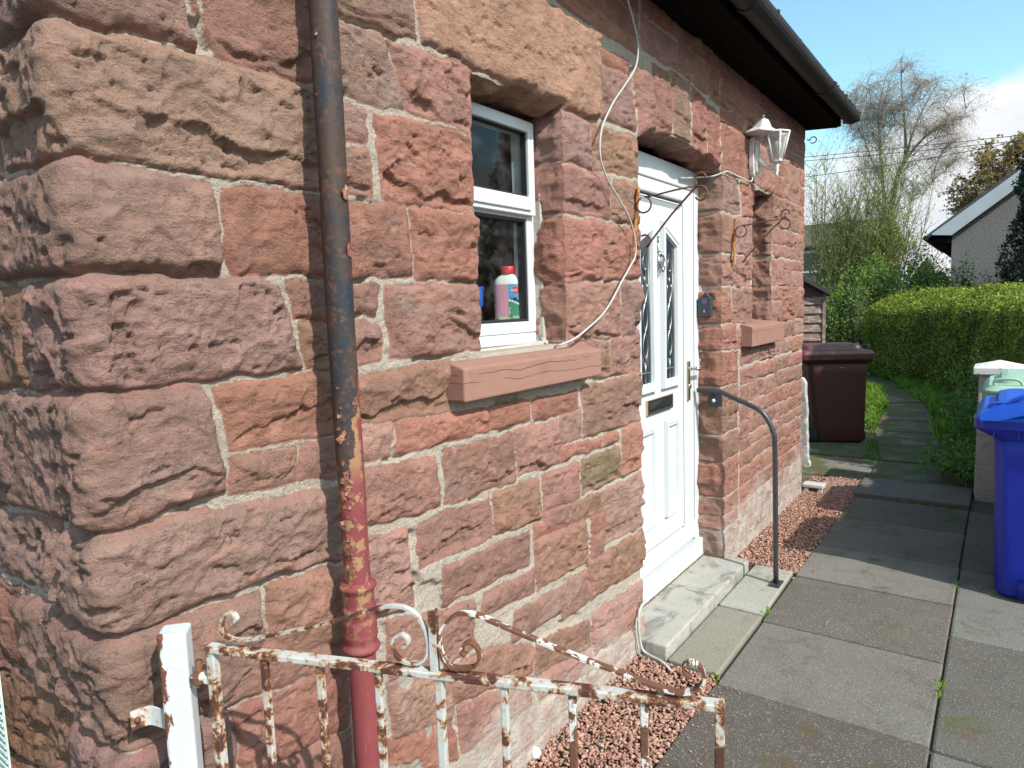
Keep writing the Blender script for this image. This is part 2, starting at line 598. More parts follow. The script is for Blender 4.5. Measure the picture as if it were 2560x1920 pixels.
FILL += courses(3.37, 4.87, [0.06, 0.165, 0.29, 0.395, 0.505, 0.60, 0.675, 0.775, 0.88, 0.99, 1.09], (0.16, 0.36), 12, keys='prbpbrp')
FILL += courses(0.45, 2.09, [-0.06, 0.05, 0.14], (0.25, 0.5), 21, keys='kpbk')
FILL += courses(0.0, 0.45, [-0.06, 0.12, 0.31], (0.2, 0.4), 22, keys='pbr')
FILL += courses(-0.9, -0.02, [-0.06, 0.14, 0.34, 0.56], (0.3, 0.5), 23, keys='mbr')
FILL += courses(-0.9, -0.36, [0.92, 1.12, 1.33, 1.54, 1.75, 1.96, 2.2, 2.45, 2.8], (0.3, 0.5), 24, keys='mbr')
FILL += courses(-0.36, -0.02, [1.99, 2.2, 2.45, 2.8], (0.3, 0.36), 25, keys='mb')
CEMENT = [('c', [(0.50, 0.31), (0.62, 0.36), (0.75, 0.37), (0.72, 0.27), (0.64, 0.20), (0.53, 0.19)]),
          ('c', [(0.62, 0.62), (0.70, 0.64), (0.70, 0.50), (0.63, 0.47)]),
          ('c', [(-0.02, 0.52), (0.10, 0.55), (0.12, 0.44), (0.03, 0.40)]),
          ('c', [(0.33, 0.50), (0.42, 0.52), (0.42, 0.40), (0.36, 0.38)])]


def poly_sd(px, py, P):
    """signed distance to a polygon, positive inside"""
    ins = np.zeros(px.shape, bool)
    d2 = np.full(px.shape, 1e9)
    n = len(P)
    for i in range(n):
        x1, y1 = P[i]
        x2, y2 = P[(i + 1) % n]
        ex, ey = x2 - x1, y2 - y1
        t = np.clip(((px - x1) * ex + (py - y1) * ey) / (ex * ex + ey * ey + 1e-12), 0, 1)
        d2 = np.minimum(d2, (px - x1 - t * ex) ** 2 + (py - y1 - t * ey) ** 2)
        c = ((y1 > py) != (y2 > py)) & (px < ex * (py - y1) / (ey + 1e-12 * (1 if ey >= 0 else -1)) + x1)
        ins ^= c
    d = np.sqrt(d2)
    return np.where(ins, d, -d)


def wall_surface(U, Z):
    """height of the rock face above the wall plane, distance inside the stone, colour"""
    sh = U.shape
    u0 = U.ravel()
    z0 = Z.ravel()
    wu = 0.007 * fbm(u0 * 22, z0 * 22, 5, 3) * 2
    wz = 0.006 * fbm(u0 * 19, z0 * 19, 6, 3) * 2
    wz = wz + 0.016 * fbm(u0 * 2.6, z0 * 1.5, 14, 2) * sstep(3.2, 3.5, u0) * sstep(1.25, 1.1, z0)
    u = u0 + wu
    z = z0 + wz
    N = len(u)
    D = np.full(N, -0.03)
    H = np.full(N, 0.0)
    T = np.zeros((N, 3))
    T[:] = (0.3, 0.17, 0.13)
    traced = len(STONES)
    DT = np.full(N, -1.0)
    for k, (c, P) in enumerate(STONES + FILL + CEMENT):
        r = random.Random(k * 7 + 1)
        xs = [p[0] for p in P]
        zs = [p[1] for p in P]
        sel = np.nonzero((u > min(xs) - .03) & (u < max(xs) + .03) & (z > min(zs) - .03) & (z < max(zs) + .03))[0]
        if len(sel) == 0:
            continue
        x = u[sel]
        y = z[sel]
        sd = poly_sd(x, y, P)
        x = x + 0.045 * np.tanh(x / 0.02)        # keeps the grain even where the face turns the corner
        if c != 'c':
            sd = sd + (0.0055 if k < traced else 0.0030)
        if k >= traced and c != 'c':
            ok = DT[sel] < -0.010
        else:
            ok = np.ones(len(sel), bool)
        w = max(xs) - min(xs)
        hh = max(zs) - min(zs)
        cx = (max(xs) + min(xs)) / 2
        cz = (max(zs) + min(zs)) / 2
        quoin = min(xs) < -0.01 and max(xs) > 0.01
        size = min(1.0, hh / 0.2)
        if c == 'c':
            h = 0.009 + 0.0015 * fbm(x * 40, y * 40, k, 3)
            h = h * sstep(0, 0.006, sd)
        else:
            amp = (0.75 + 0.5 * r.random()) * (0.55 + 0.45 * size)
            B = (0.024 if quoin else r.uniform(0.007, 0.016)) * (0.6 + 0.4 * size)
            if min(xs) > 2.95:
                B *= 0.75
                amp *= 0.8
            if min(zs) > 2.05 and c != 'o':
                amp *= 0.7
            if c == 'o':
                B, amp = 0.022, 0.62
            ox, oz = r.random() * 50, r.random() * 50
            qx = x + 0.012 * fbm(x * 19 + ox, y * 19, k, 3)
            qy = y + 0.012 * fbm(x * 13, y * 13 + oz, k + 3, 3)
            fx, fy = r.uniform(4.5, 7.5), r.uniform(6.5, 10)
            sc1 = scoops(qx * fx + ox, qy * fy + oz, k, 0.85, 1.3)
            sc2 = scoops(qx * fx * 3.1 + oz, qy * fy * 2.9 + ox, k + 40, 0.9, 1.0)
            bed = fbm(x * 9 + ox, y * 75 + 10 * fbm(x * 5, y * 5, k, 2), k + 9, 3)
            sc3 = scoops(qx * fx * 8.5 + ox, qy * fy * 6.3 + oz, k + 70, 0.9, 1.0)
            e = 1 - np.exp(-np.maximum(sd, 0) / (0.010 if quoin else 0.009))
            rock = (0.011 if quoin else 0.014) * (sc1 - 0.35) + 0.0115 * (sc2 - 0.35) + 0.0062 * (sc3 - 0.35) + 0.0012 * bed + 0.0030 * fbm(x * 38 + ox, y * 38, k + 5, 4)
            rock = rock + r.uniform(-0.04, 0.04) * (x - cx) + r.uniform(-0.06, 0.06) * (y - cz)
            # a broken ledge running across, undercut below it
            if r.random() < 0.7 and hh > 0.09:
                zl = min(zs) + hh * r.uniform(0.14, 0.36) + r.uniform(-.12, .12) * (x - cx) + 0.05 * fbm(x * 7 + ox, y * 2, k + 12, 4)
                dd = y - zl
                lm = sstep(-0.25, 0.15, fbm(x * 5 + oz, 0 * x + k, k + 31, 2) + 0.1)
                rock = rock - r.uniform(0.008, 0.020) * lm * sstep(0.003, -0.003, dd) * sstep(-0.11, -0.01, dd)
            # pits
            pit = fbm(x * 16 + ox, y * 30 + oz, k + 20, 3)
            rock = rock - 0.010 * sstep(0.30, 0.42, pit)
            # hair cracks and split bedding
            ck = np.abs(fbm(x * 4.5 + oz + 3, y * 11 + ox, k + 51, 4))
            rock = rock - 0.0055 * sstep(0.020, 0.0, ck) * sstep(-0.1, 0.15, fbm(x * 3, y * 3 + ox, k + 61, 2) + .02)
            rock = rock + 0.0030 * (scoops(qx * 62 + ox, qy * 80 + oz, k + 90, 1.0, 1.2) - .35)
            h = 0.003 * sstep(-0.002, 0.006, sd) + B * e + amp * rock * sstep(0.0, 0.022, sd)
        if k < traced:
            DT[sel] = np.maximum(DT[sel], sd)
        upd = ok & (sd > D[sel])
        s2 = sel[upd]
        D[s2] = sd[upd]
        inside = upd & (sd > -0.004)
        s3 = sel[inside]
        H[s3] = h[inside] * sstep(-0.004, 0.0, sd[inside])
        g = r.uniform(0.90, 1.10)
        col = np.array(TINT[c]) * g * np.array((1, r.uniform(0.96, 1.04), r.uniform(0.95, 1.04)))
        T[s3] = col
    mort = 0.0015 + 0.0045 * sstep(-0.12, 0.10, fbm(u0 * 9, z0 * 9, 77, 3)) + 0.0022 * fbm(u0 * 130, z0 * 130, 78, 3) + 0.002 * fbm(u0 * 40, z0 * 40, 79, 2)
    mfac = sstep(0.001, -0.0035, D)
    H = H * (1 - mfac) + mort * mfac
    # the pointing has fallen out in a few places
    gone = sstep(0.16, 0.26, fbm(u0 * 6, z0 * 6, 91, 3)) * sstep(-0.001, -0.004, D)
    H = H - 0.018 * gone
    # smeared render along the foot of the wall
    foot = sstep(0.34, 0.17, 0.08 * sstep(2.6, 2.2, u0) + z0 + 0.17 * fbm(u0 * 4, z0 * 4, 61, 4) - 0.01 * sstep(3.0, 3.4, u0)) * sstep(0.65, 1.0, u0)
    H = H * (1 - 0.7 * foot) + foot * (0.012 + 0.004 * fbm(u0 * 30, z0 * 30, 62, 4))
    return H.reshape(sh), D.reshape(sh), T.reshape(sh + (3,)), foot.reshape(sh)


def lin(a, b, step):
    n = max(2, int(round((b - a) / step)))
    return list(np.linspace(a, b, n, endpoint=False))


def build_wall(parent, mat):
    def du(x):
        d2 = (x + 0.49) ** 2 + 1.21 ** 2
        return min(max(d2 / 819 * 1.0, 0.0030), 0.013)
    us = []
    stops = [-0.95, -0.30, 0.0] + sorted([o[0] for o in OPEN] + [o[1] for o in OPEN]) + [U_END]
    for a, b in zip(stops[:-1], stops[1:]):
        x = a
        seg = []
        while x < b - 1e-6:
            seg.append(x)
            x += 0.008 if b <= -0.29 else (0.0035 if b <= 0 else du(x))
        k = (b - a) / (x - a)
        us += [a + (v - a) * k for v in seg]
    us.append(U_END)
    us = np.array(us)
    zst = [-0.06, 0.055, 1.33, 1.345, 2.130, 2.140, Z_TOP]
    zz = []
    for a, b in zip(zst[:-1], zst[1:]):
        zz += lin(a, b, 0.0042) if b - a > 0.02 else lin(a, b, 0.004)
    zz.append(Z_TOP)
    zz = np.array(zz)
    U, Z = np.meshgrid(us, zz)
    U0, Z0 = U.copy(), Z.copy()
    # ragged arrises of the openings, and the slightly cambered door head
    for (a, b, c, d) in OPEN:
        inz = sstep(c - .06, c, Z0) * sstep(d + .06, d, Z0)
        for e, s in ((a, 1), (b, -1)):
            f = np.exp(-np.abs(U0 - e) / 0.05) * inz
            U = U + f * (0.016 * fbm(Z0 * 8 + e * 9, 0 * Z0 + e, 33, 4) - s * 0.004)
        inx = sstep(a - .06, a, U0) * sstep(b + .06, b, U0)
        f = np.exp(-np.abs(Z0 - d) / 0.05) * inx
        Z = Z + f * 0.022 * fbm(U0 * 10 + d, 0 * U0 + d, 34, 4)
    a, b, c, d = DOORWAY
    Z = Z + np.exp(-np.abs(Z0 - d) / 0.10) * 0.060 * np.sin(np.pi * np.clip((U0 - a) / (b - a), 0, 1)) ** 0.7
    H, D, T, FT = wall_surface(U, Z)
    # worn arrises
    for (a, b, c, d) in OPEN:
        dx = np.maximum(np.maximum(a - U0, U0 - b), 0)
        dz = np.maximum(np.maximum(c - Z0, Z0 - d), 0)
        dist = np.sqrt(dx * dx + dz * dz)
        H = H * (0.55 + 0.45 * sstep(0.0, 0.02, dist)) - 0.004 * np.exp(-dist / 0.006)
    r = 0.020
    Lh = r * math.pi / 4
    off = r - Lh
    x = np.where(U > Lh, U + off * np.maximum(0, 1 - (U - Lh) / 0.3), 0.0)
    y = np.where(U < -Lh, -U + off * np.maximum(0, 1 - (-U - Lh) / 0.3), 0.0)
    th = math.pi / 4 * np.clip(U / Lh, -1, 1)          # -45 = gable, +45 = front
    ang = math.pi / 4 + math.pi + th                     # direction of the outward normal
    ang = math.pi + math.pi / 4 + th
    nx = np.cos(ang)
    ny = np.sin(ang)
    core = np.abs(U) <= Lh
    x = np.where(core, r + r * nx, x)
    y = np.where(core, r + r * ny, y)
    nx = np.where(U > Lh, 0, np.where(U < -Lh, -1, nx))
    ny = np.where(U > Lh, -1, np.where(U < -Lh, 0, ny))
    X = x + nx * H
    Y = y + ny * H
    nr, nc = X.shape
    V = np.stack([X, Y, Z], -1).reshape(-1, 3)
    idx = np.arange(nr * nc).reshape(nr, nc)
    uc = (us[:-1] + us[1:]) / 2
    zc = (zz[:-1] + zz[1:]) / 2
    keep = np.ones((nr - 1, nc - 1), bool)
    for (a, b, c, d) in OPEN:
        keep[np.ix_((zc > c) & (zc < d), (uc > a) & (uc < b))] = False
    q = np.stack([idx[:-1, :-1], idx[:-1, 1:], idx[1:, 1:], idx[1:, :-1]], -1)[keep]
    Vs = [V]
    Fs = [q]
    At = [T.reshape(-1, 3)]
    Ad = [D.ravel()]
    Af = [FT.ravel()]
    base = nr * nc

    def strip(P, tint, dist, foot, inward, depth, seed, rows=16):
        """a reveal: the broken edge carried back into the wall"""
        nonlocal base
        n = len(P)
        s = np.linspace(0, 1, rows)
        s = s ** 1.2
        G = np.zeros((rows, n, 3))
        along = P[:, 2] if abs(inward[0]) > 0 else P[:, 0]
        for i, t in enumerate(s):
            yy = P[:, 1] + (depth - P[:, 1]) * t
            k = sstep(0, 0.03, yy - P[:, 1])
            qy = yy + 0.015 * fbm(along * 15, yy * 15, seed + 5, 3)
            rock = 0.030 * (scoops(along * 8 + seed, qy * 11, seed) - 0.30) + 0.010 * (scoops(along * 25 + seed, qy * 33, seed + 3) - 0.3) + 0.003 * fbm(along * 60, yy * 60, seed, 3)
            rock = rock * sstep(-0.002, 0.012, dist) + 0.004 * sstep(0.002, 0.014, dist)
            G[i] = P
            G[i, :, 1] = yy
            G[i, :, 0] += inward[0] * rock * k
            G[i, :, 2] += inward[1] * rock * k
        ii = base + np.arange(rows * n).reshape(rows, n)
        Vs.append(G.reshape(-1, 3))
        Fs.append(np.stack([ii[:-1, :-1], ii[:-1, 1:], ii[1:, 1:], ii[1:, :-1]], -1).reshape(-1, 4))
        At.append(np.tile(tint, (rows, 1)))
        Ad.append(np.tile(dist, rows))
        Af.append(np.tile(foot, rows))
        base += rows * n

    V3 = V.reshape(nr, nc, 3)
    for k, (a, b, c, d) in enumerate(OPEN):
        ja = int(np.argmin(np.abs(us - a)))
        jb = int(np.argmin(np.abs(us - b)))
        ic = int(np.argmin(np.abs(zz - c)))
        iz = int(np.argmin(np.abs(zz - d)))
        ja2 = int(np.argmin(np.abs(us - (a - .035))))
        jb2 = int(np.argmin(np.abs(us - (b + .035))))
        iz2 = int(np.argmin(np.abs(zz - (d + .04))))
        ic2 = int(np.argmin(np.abs(zz - (c - .03))))
        dep = 0.17
        strip(V3[ic:iz + 1, ja], T[ic:iz + 1, ja2], D[ic:iz + 1, ja2], FT[ic:iz + 1, ja2] * 0, (1, 0), dep, 5 + k)
        strip(V3[ic:iz + 1, jb], T[ic:iz + 1, jb2], D[ic:iz + 1, jb2], FT[ic:iz + 1, jb2] * 0.4, (-1, 0), dep, 15 + k)
        strip(V3[iz, ja:jb + 1], T[iz2, ja:jb + 1], np.maximum(D[iz2, ja:jb + 1], -0.03), FT[iz2, ja:jb + 1] * 0, (0, -1), dep, 25 + k)
        strip(V3[ic, ja:jb + 1], T[ic2, ja:jb + 1], D[ic2, ja:jb + 1], FT[ic2, ja:jb + 1] * 0, (0, 1), dep, 35 + k, 6)
    return mesh_obj('wall', np.concatenate(Vs), np.concatenate(Fs), mat, parent, True,
                    {'tint': np.concatenate(At), 'edge': np.concatenate(Ad), 'foot': np.concatenate(Af)})


def stone_shader(t):
    c = t.coord()
    tint = t.attr('tint', 'Color')
    edge = t.attr('edge')
    foot = t.attr('foot')
    n9 = t.noise(c, 11, 5, 0.6)
    col = t.scalec(tint, t.m('MULTIPLY_ADD', n9, 0.9, 0.55))
    # paler, pinker freshly broken patches and dull weathered skin
    sv = t.mapping(c, (1, 1, 1.6))
    fresh = t.step(t.noise(sv, 13, 4, 0.6, 0.4), 0.53, 0.68)
    col = t.mix(t.m('MULTIPLY', fresh, 0.60), col, t.scalec(t.mix(0.6, tint, (0.44, 0.225, 0.172)), 1.12))
    skin = t.step(t.noise(t.mapping(c, (1, 1, 3.2), (3, 1, 2)), 9, 6, 0.65, 0.6), 0.50, 0.70)
    col = t.mix(t.m('MULTIPLY', skin, 0.48), col, (0.170, 0.110, 0.086))
    grey = t.step(t.noise(t.mapping(c, (1, 1, 1), (9, 4, 7)), 5, 5, 0.6, 0.5), 0.54, 0.72)
    col = t.mix(t.m('MULTIPLY', grey, 0.55), col, (0.31, 0.222, 0.192))
    # sooty black streaks in the bedding
    soot = t.step(t.noise(t.mapping(c, (1, 1, 3.5), (1, 7, 5), (0.0, 0.25, 0.0)), 30, 5, 0.65, 0.5), 0.56, 0.68)
    gate = t.step(t.noise(c, 4.0, 3), 0.36, 0.56)
    col = t.mix(t.m('MULTIPLY', t.m('MULTIPLY', soot, gate), 0.66), col, (0.050, 0.038, 0.034))
    # whitish lime and lichen specks
    lich = t.step(t.noise(c, 75, 4, 0.6), 0.66, 0.74)
    lg = t.step(t.noise(t.mapping(c, (1, 1, 1), (2, 5, 3)), 5, 4), 0.50, 0.66)
    col = t.mix(t.m('MULTIPLY', t.m('MULTIPLY', lich, lg), 0.8), col, (0.55, 0.49, 0.45))
    grain = t.noise(c, 420, 3, 0.7)
    lam = t.step(t.noise(t.mapping(c, (1, 1, 13), (2, 2, 9), (0.06, 0.09, 0.0)), 7, 6, 0.7, 0.25), 0.55, 0.66)
    lam = t.m('MULTIPLY', lam, t.step(t.noise(t.mapping(c, (1, 1, 1), (8, 1, 2)), 6, 4), 0.42, 0.62))
    col = t.mix(t.m('MULTIPLY', lam, 0.42), col, (0.105, 0.062, 0.047))
    pit = t.step(t.noise(t.mapping(c, (1, 1, 1.6), (6, 3, 8)), 100, 5, 0.75), 0.575, 0.665)
    pg = t.step(t.noise(t.mapping(c, (1, 1, 1), (3, 9, 4)), 9, 4), 0.36, 0.62)
    col = t.mix(t.m('MULTIPLY', t.m('MULTIPLY', pit, pg), 0.85), col, (0.060, 0.040, 0.033))
    col = t.scalec(col, t.m('MULTIPLY_ADD', grain, 0.95, 0.57))
    # sandy pointing
    mcol = t.mix(t.noise(c, 5, 4), (0.50, 0.405, 0.325), (0.41, 0.36, 0.30))
    gritv = t.noise(c, 260, 3, 0.7)
    mcol = t.mix(t.step(gritv, 0.57, 0.66), mcol, (0.15, 0.125, 0.105))
    mcol = t.mix(t.step(t.noise(t.mapping(c, (1, 1, 1), (5, 5, 5)), 190, 3, 0.7), 0.60, 0.70), mcol, (0.70, 0.62, 0.52))
    ej = t.m('ADD', edge, t.m('MULTIPLY', t.m('SUBTRACT', t.noise(c, 90, 4, 0.6), 0.5), 0.010))
    mm = t.m('SUBTRACT', 1.0, t.step(ej, -0.003, 0.0008))
    # reddish stone dust rubbed along the joint edges
    rub = t.m('MULTIPLY', t.m('SUBTRACT', 1.0, t.step(ej, 0.002, 0.018)), t.step(t.noise(c, 17, 3), 0.40, 0.62))
    col = t.mix(t.m('MULTIPLY', rub, 0.5), col, (0.40, 0.19, 0.15))
    col = t.mix(mm, col, mcol)
    # render smeared along the foot, pinkish grey, rubbed through to the stone here and there
    fm = t.m('MULTIPLY', foot, t.step(t.noise(t.mapping(c, (1, 1, 2.2)), 8, 6, 0.65, 0.5), 0.30, 0.46))
    rcol = t.mix(t.step(t.noise(c, 14, 6, 0.65), 0.36, 0.62), (0.50, 0.465, 0.41), (0.43, 0.31, 0.265))
    rcol = t.mix(t.step(t.noise(c, 55, 4, 0.7), 0.60, 0.70), rcol, (0.17, 0.15, 0.13))
    col = t.mix(t.m('MULTIPLY', fm, 0.85), col, rcol)
    crk = t.step(t.voro(t.mapping(t.n('ShaderNodeVectorMath', {'operation': 'ADD'}, {0: sv, 1: t.scalec(t.noise(c, 16, 4, out=1), 0.10)}), (1, 1, 1.3)), 26, 'DISTANCE_TO_EDGE'), 0.05, 0.0)
    crk = t.m('MULTIPLY', crk, t.step(t.noise(c, 9, 3), 0.50, 0.70))
    h = t.m('ADD', t.m('MULTIPLY', t.noise(c, 190, 6, 0.72), 0.9), t.m('MULTIPLY', t.noise(sv, 52, 6, 0.7, 0.15), 1.3))
    h = t.m('SUBTRACT', h, t.m('MULTIPLY', crk, 0.35))
    return {'Base Color': col, 'Roughness': 0.92, 'Specular IOR Level': 0.22, 'Normal': t.bump(h, 0.0068, 1.0)}


M_STONE = material('red_sandstone', stone_shader)
house = tag(empty('stone_cottage', (0, 0, 0)), 'red sandstone cottage with rough rock-faced blocks, white door and dark eaves', 'house')
build_wall(house, M_STONE)

# ------------------------------------------------------------------ materials for the fittings
def pvc(t):
    c = t.coord()
    n = t.noise(t.mapping(c, (1, 1, 0.6)), 6, 5)
    col = t.mix(t.step(n, 0.45, 0.75), (0.59, 0.605, 0.62), (0.54, 0.56, 0.57))
    spk = t.step(t.noise(c, 60, 3, 0.7), 0.70, 0.76)
    col = t.mix(t.m('MULTIPLY', spk, 0.35), col, (0.45, 0.40, 0.34))
    return {'Base Color': col, 'Roughness': 0.28, 'Specular IOR Level': 0.4}


M_PVC = material('white_plastic', pvc)


def glass_fn(t):
    tr = t.n('ShaderNodeBsdfTransparent', None, {'Color': (0.92, 0.95, 0.94, 1)})
    gl = t.n('ShaderNodeBsdfGlossy', None, {'Color': (1, 1, 1, 1), 'Roughness': 0.03})
    fc = t.n('ShaderNodeLayerWeight', None, {'Blend': 0.5}, 1)
    sh = t.n('ShaderNodeMixShader', None, {0: t.m('MULTIPLY_ADD', t.m('POWER', fc, 4.0), 0.28, 0.015), 1: tr, 2: gl})
    c = t.coord()
    du = t.n('ShaderNodeBsdfDiffuse', None, {'Color': (0.6, 0.58, 0.54, 1)})
    dust = t.m('MULTIPLY', t.step(t.noise(c, 14, 6, 0.7), 0.40, 0.9), 0.06)
    return {'Surface': t.n('ShaderNodeMixShader', None, {0: dust, 1: sh, 2: du})}


M_GLASS = material('window_glass', glass_fn)
M_DARKGLASS = material('dark_leaded_glass', lambda t: {'Base Color': t.mix(t.noise(t.coord(), 9, 4), (0.012, 0.016, 0.022), (0.035, 0.045, 0.055)), 'Roughness': 0.08, 'Specular IOR Level': 0.6})
M_GASKET = plain('black_gasket', (0.02, 0.022, 0.025), 0.5)
M_CHROME = plain('polished_chrome', (0.62, 0.60, 0.57), 0.18, 1.0, 0.1)
M_BRASS = plain('dulled_gold_metal', (0.56, 0.46, 0.33), 0.3, 1.0, 0.12)
M_LEAD = plain('bright_lead_came', (0.40, 0.41, 0.41), 0.35, 0.9, 0.2)
M_MORTARFILL = plain('mortar_fillet', (0.42, 0.39, 0.34), 0.9, 0, 0.2, 30, 0.004, 90)


def sill_fn(t):
    c = t.coord()
    col = t.mix(t.noise(t.mapping(c, (1, 1, 4)), 7, 6, 0.6), (0.25, 0.130, 0.100), (0.33, 0.175, 0.135))
    col = t.mix(t.m('MULTIPLY', t.step(t.noise(c, 9, 6, 0.65), 0.52, 0.72), 0.5), col, (0.20, 0.115, 0.085))
    x, y, z = t.xyz(c)
    w1 = t.m('ADD', z, t.m('MULTIPLY', t.noise(t.mapping(c, (1, 0, 0)), 5, 5, 0.6), 0.05))
    crack = t.step(t.m('ABSOLUTE', t.m('SUBTRACT', w1, 1.321)), 0.0018, 0.0)
    crack = t.m('MULTIPLY', crack, t.step(t.noise(c, 7, 4), 0.40, 0.52))
    crack2 = t.step(t.m('ABSOLUTE', t.m('SUBTRACT', t.m('ADD', w1, t.m('MULTIPLY', x, 0.02)), 1.318)), 0.0013, 0.0)
    crack2 = t.m('MULTIPLY', crack2, t.step(t.noise(c, 3, 2), 0.48, 0.52))
    cr = t.m('MAXIMUM', crack, crack2)
    col = t.mix(t.m('MULTIPLY', cr, 0.40), col, (0.12, 0.06, 0.05))
    col = t.scalec(col, t.m('MULTIPLY_ADD', t.noise(c, 320, 3, 0.7), 0.4, 0.8))
    h = t.m('SUBTRACT', t.m('MULTIPLY', t.noise(c, 70, 5, 0.65), 0.5), cr)
    return {'Base Color': col, 'Roughness': 0.9, 'Specular IOR Level': 0.25, 'Normal': t.bump(h, 0.004, 0.8)}


M_SILL = material('dressed_sandstone', sill_fn)


def wood_dark(t):
    c = t.coord()
    n = t.noise(t.mapping(c, (0.6, 8, 8)), 6, 6, 0.6)
    return {'Base Color': t.mix(n, (0.006, 0.0045, 0.004), (0.016, 0.011, 0.009)), 'Roughness': 0.95, 'Specular IOR Level': 0.05}


M_EAVE = material('dark_stained_eaves', wood_dark)
M_GUTTER = plain('black_gutter_iron', (0.016, 0.011, 0.011), 0.6, 0, 0.4, 14, 0.002, 50)
M_SLATE = plain('roof_slate', (0.085, 0.085, 0.095), 0.7, 0, 0.3, 7, 0.01, 20)
M_ROOM = plain('dim_room_wall', (0.30, 0.175, 0.080), 0.8, 0, 0.35, 3)
M_ROOMDARK = plain('dim_room_shadow', (0.035, 0.042, 0.042), 0.8)


def frame_box(mb, x0, x1, z0, z1, w, y0, y1, wt=None, wb=None):
    wt = wt or w
    wb = wb or w
    mb.box((x0, y0, z0), (x0 + w, y1, z1))
    mb.box((x1 - w, y0, z0), (x1, y1, z1))
    mb.box((x0 + w, y0, z1 - wt), (x1 - w, y1, z1))
    mb.box((x0 + w, y0, z0), (x1 - w, y1, z0 + wb))


# ------------------------------------------------------------------ window beside the drainpipe
win = MB()
frame_box(win, 1.015, 1.496, 1.388, 2.100, 0.042, 0.115, 0.175, 0.042, 0.038)
win.box((1.015, 0.105, 1.352), (1.478, 0.170, 1.3865))           # plastic sub-sill
win.box((1.057, 0.118, 1.772), (1.454, 0.172, 1.800))            # transom
w_o = win.build('window', M_PVC, house, bevel=0.004)
w_o['label'] = 'white plastic window with a small top light over a taller pane'
sash = MB()
frame_box(sash, 1.030, 1.482, 1.782, 2.088, 0.034, 0.096, 0.120, 0.034, 0.0)
sash.prism([(0.096, 1.842), (0.120, 1.848), (0.120, 1.797), (0.088, 1.797), (0.088, 1.806)], 1.064, 1.448, 'x')
sash.build('opening_sash', M_PVC, w_o, bevel=0.003)
gk = MB()
frame_box(gk, 1.062, 1.450, 1.843, 2.056, 0.006, 0.106, 0.126)
frame_box(gk, 1.055, 1.456, 1.424, 1.774, 0.012, 0.121, 0.150)
gk.build('gasket', M_GASKET, w_o)
pn = MB()
pn.box((1.066, 0.122, 1.849), (1.446, 0.126, 2.052))
pn.build('upper_pane', M_GLASS, w_o)
pn = MB()
pn.box((1.065, 0.136, 1.434), (1.446, 0.140, 1.764))
pn.build('lower_pane', M_GLASS, w_o)
fl = MB()
pts = [(1.494, 1.345)] + [(1.497 + 0.018 + 0.006 * math.sin(k * 1.7) + 0.003 * math.sin(k * 4.1), 1.345 + 0.5 * k / 22) for k in range(23)] + [(1.494, 1.86)]
fl.prism(pts, 0.085, 0.16, 'y')
fl.prism([(1.02, 1.335), (1.50, 1.335), (1.50, 1.358), (1.30, 1.351), (1.02, 1.349)], 0.07, 0.16, 'y')
fl.build('mortar_fillet', M_MORTARFILL, w_o, bevel=0.004)
sl_ = MB()
sl_.prism([(0.12, 1.350), (-0.020, 1.332), (-0.066, 1.318), (-0.066, 1.226), (0.12, 1.226)], 0.875, 1.632, 'x')
sl_.build('stone_sill', M_SILL, house, bevel=0.007, bseg=3)

# the dim room behind
rm = MB()
rm.box((0.80, 0.98, 1.20), (2.05, 1.00, 2.40))
rm.box((0.80, 0.18, 1.20), (0.82, 0.98, 2.40))
rm.box((2.03, 0.18, 1.20), (2.05, 0.98, 2.40))
rm.box((0.82, 0.18, 2.38), (2.03, 0.98, 2.40))
rm.build('room', M_ROOM, house)
rs = MB()
rs.box((0.82, 0.172, 1.36), (2.03, 0.40, 1.421))
rs.build('inner_sill', M_PVC, house, bevel=0.004)
cu = MB()
cpts = [(1.60 + 0.006 * k, 0.330 + 0.012 * math.sin(k * 1.3)) for k in range(24)]
cu.prism(cpts + [(x, y + 0.003) for x, y in cpts[::-1]], 1.43, 2.2, 'z')
cu.build('curtain', plain('grey_blue_net', (0.20, 0.24, 0.27), 0.9, 0, 0.3, 20), house)

# ------------------------------------------------------------------ front door
YF = 0.122
door = MB()
x0, x1 = 2.085, 3.092
door.box((x0, YF, 0.172), (x0 + 0.065, 0.19, 2.150))
door.box((x1 - 0.072, YF, 0.172), (x1, 0.19, 2.150))
door.box((x0 + 0.065, YF, 2.050), (x1 - 0.072, 0.19, 2.150))
door.box((x0, YF - 0.022, 0.0695), (x1 + 0.006, 0.19, 0.170))       # threshold board
dframe = door.build('door_frame', M_PVC, house, bevel=0.005)
dl = MB()
rr = random.Random(77)
for k in range(120):
    xx = x0 + (x1 - x0) * k / 120
    dl.box((xx, YF - 0.0235 + rr.uniform(-.002, .003), 0.062), (xx + 0.0086, YF + 0.02, 0.0705 + rr.choice([0, 0, .001, .003, .005])))
dl.build('dirt_line', plain('brown_grit', (0.16, 0.115, 0.075), 0.95, 0, 0.5, 90), dframe)
leaf = MB()
frame_box(leaf, 2.155, 3.016, 0.195, 2.045, 0.140, YF + 0.002, 0.180, 0.062, 0.085)
d_o = leaf.build('door', M_PVC, house, bevel=0.006)
d_o['label'] = 'white panelled front door with two leaded glass strips'
M_PVCPANEL = M_PVC
bead = MB()
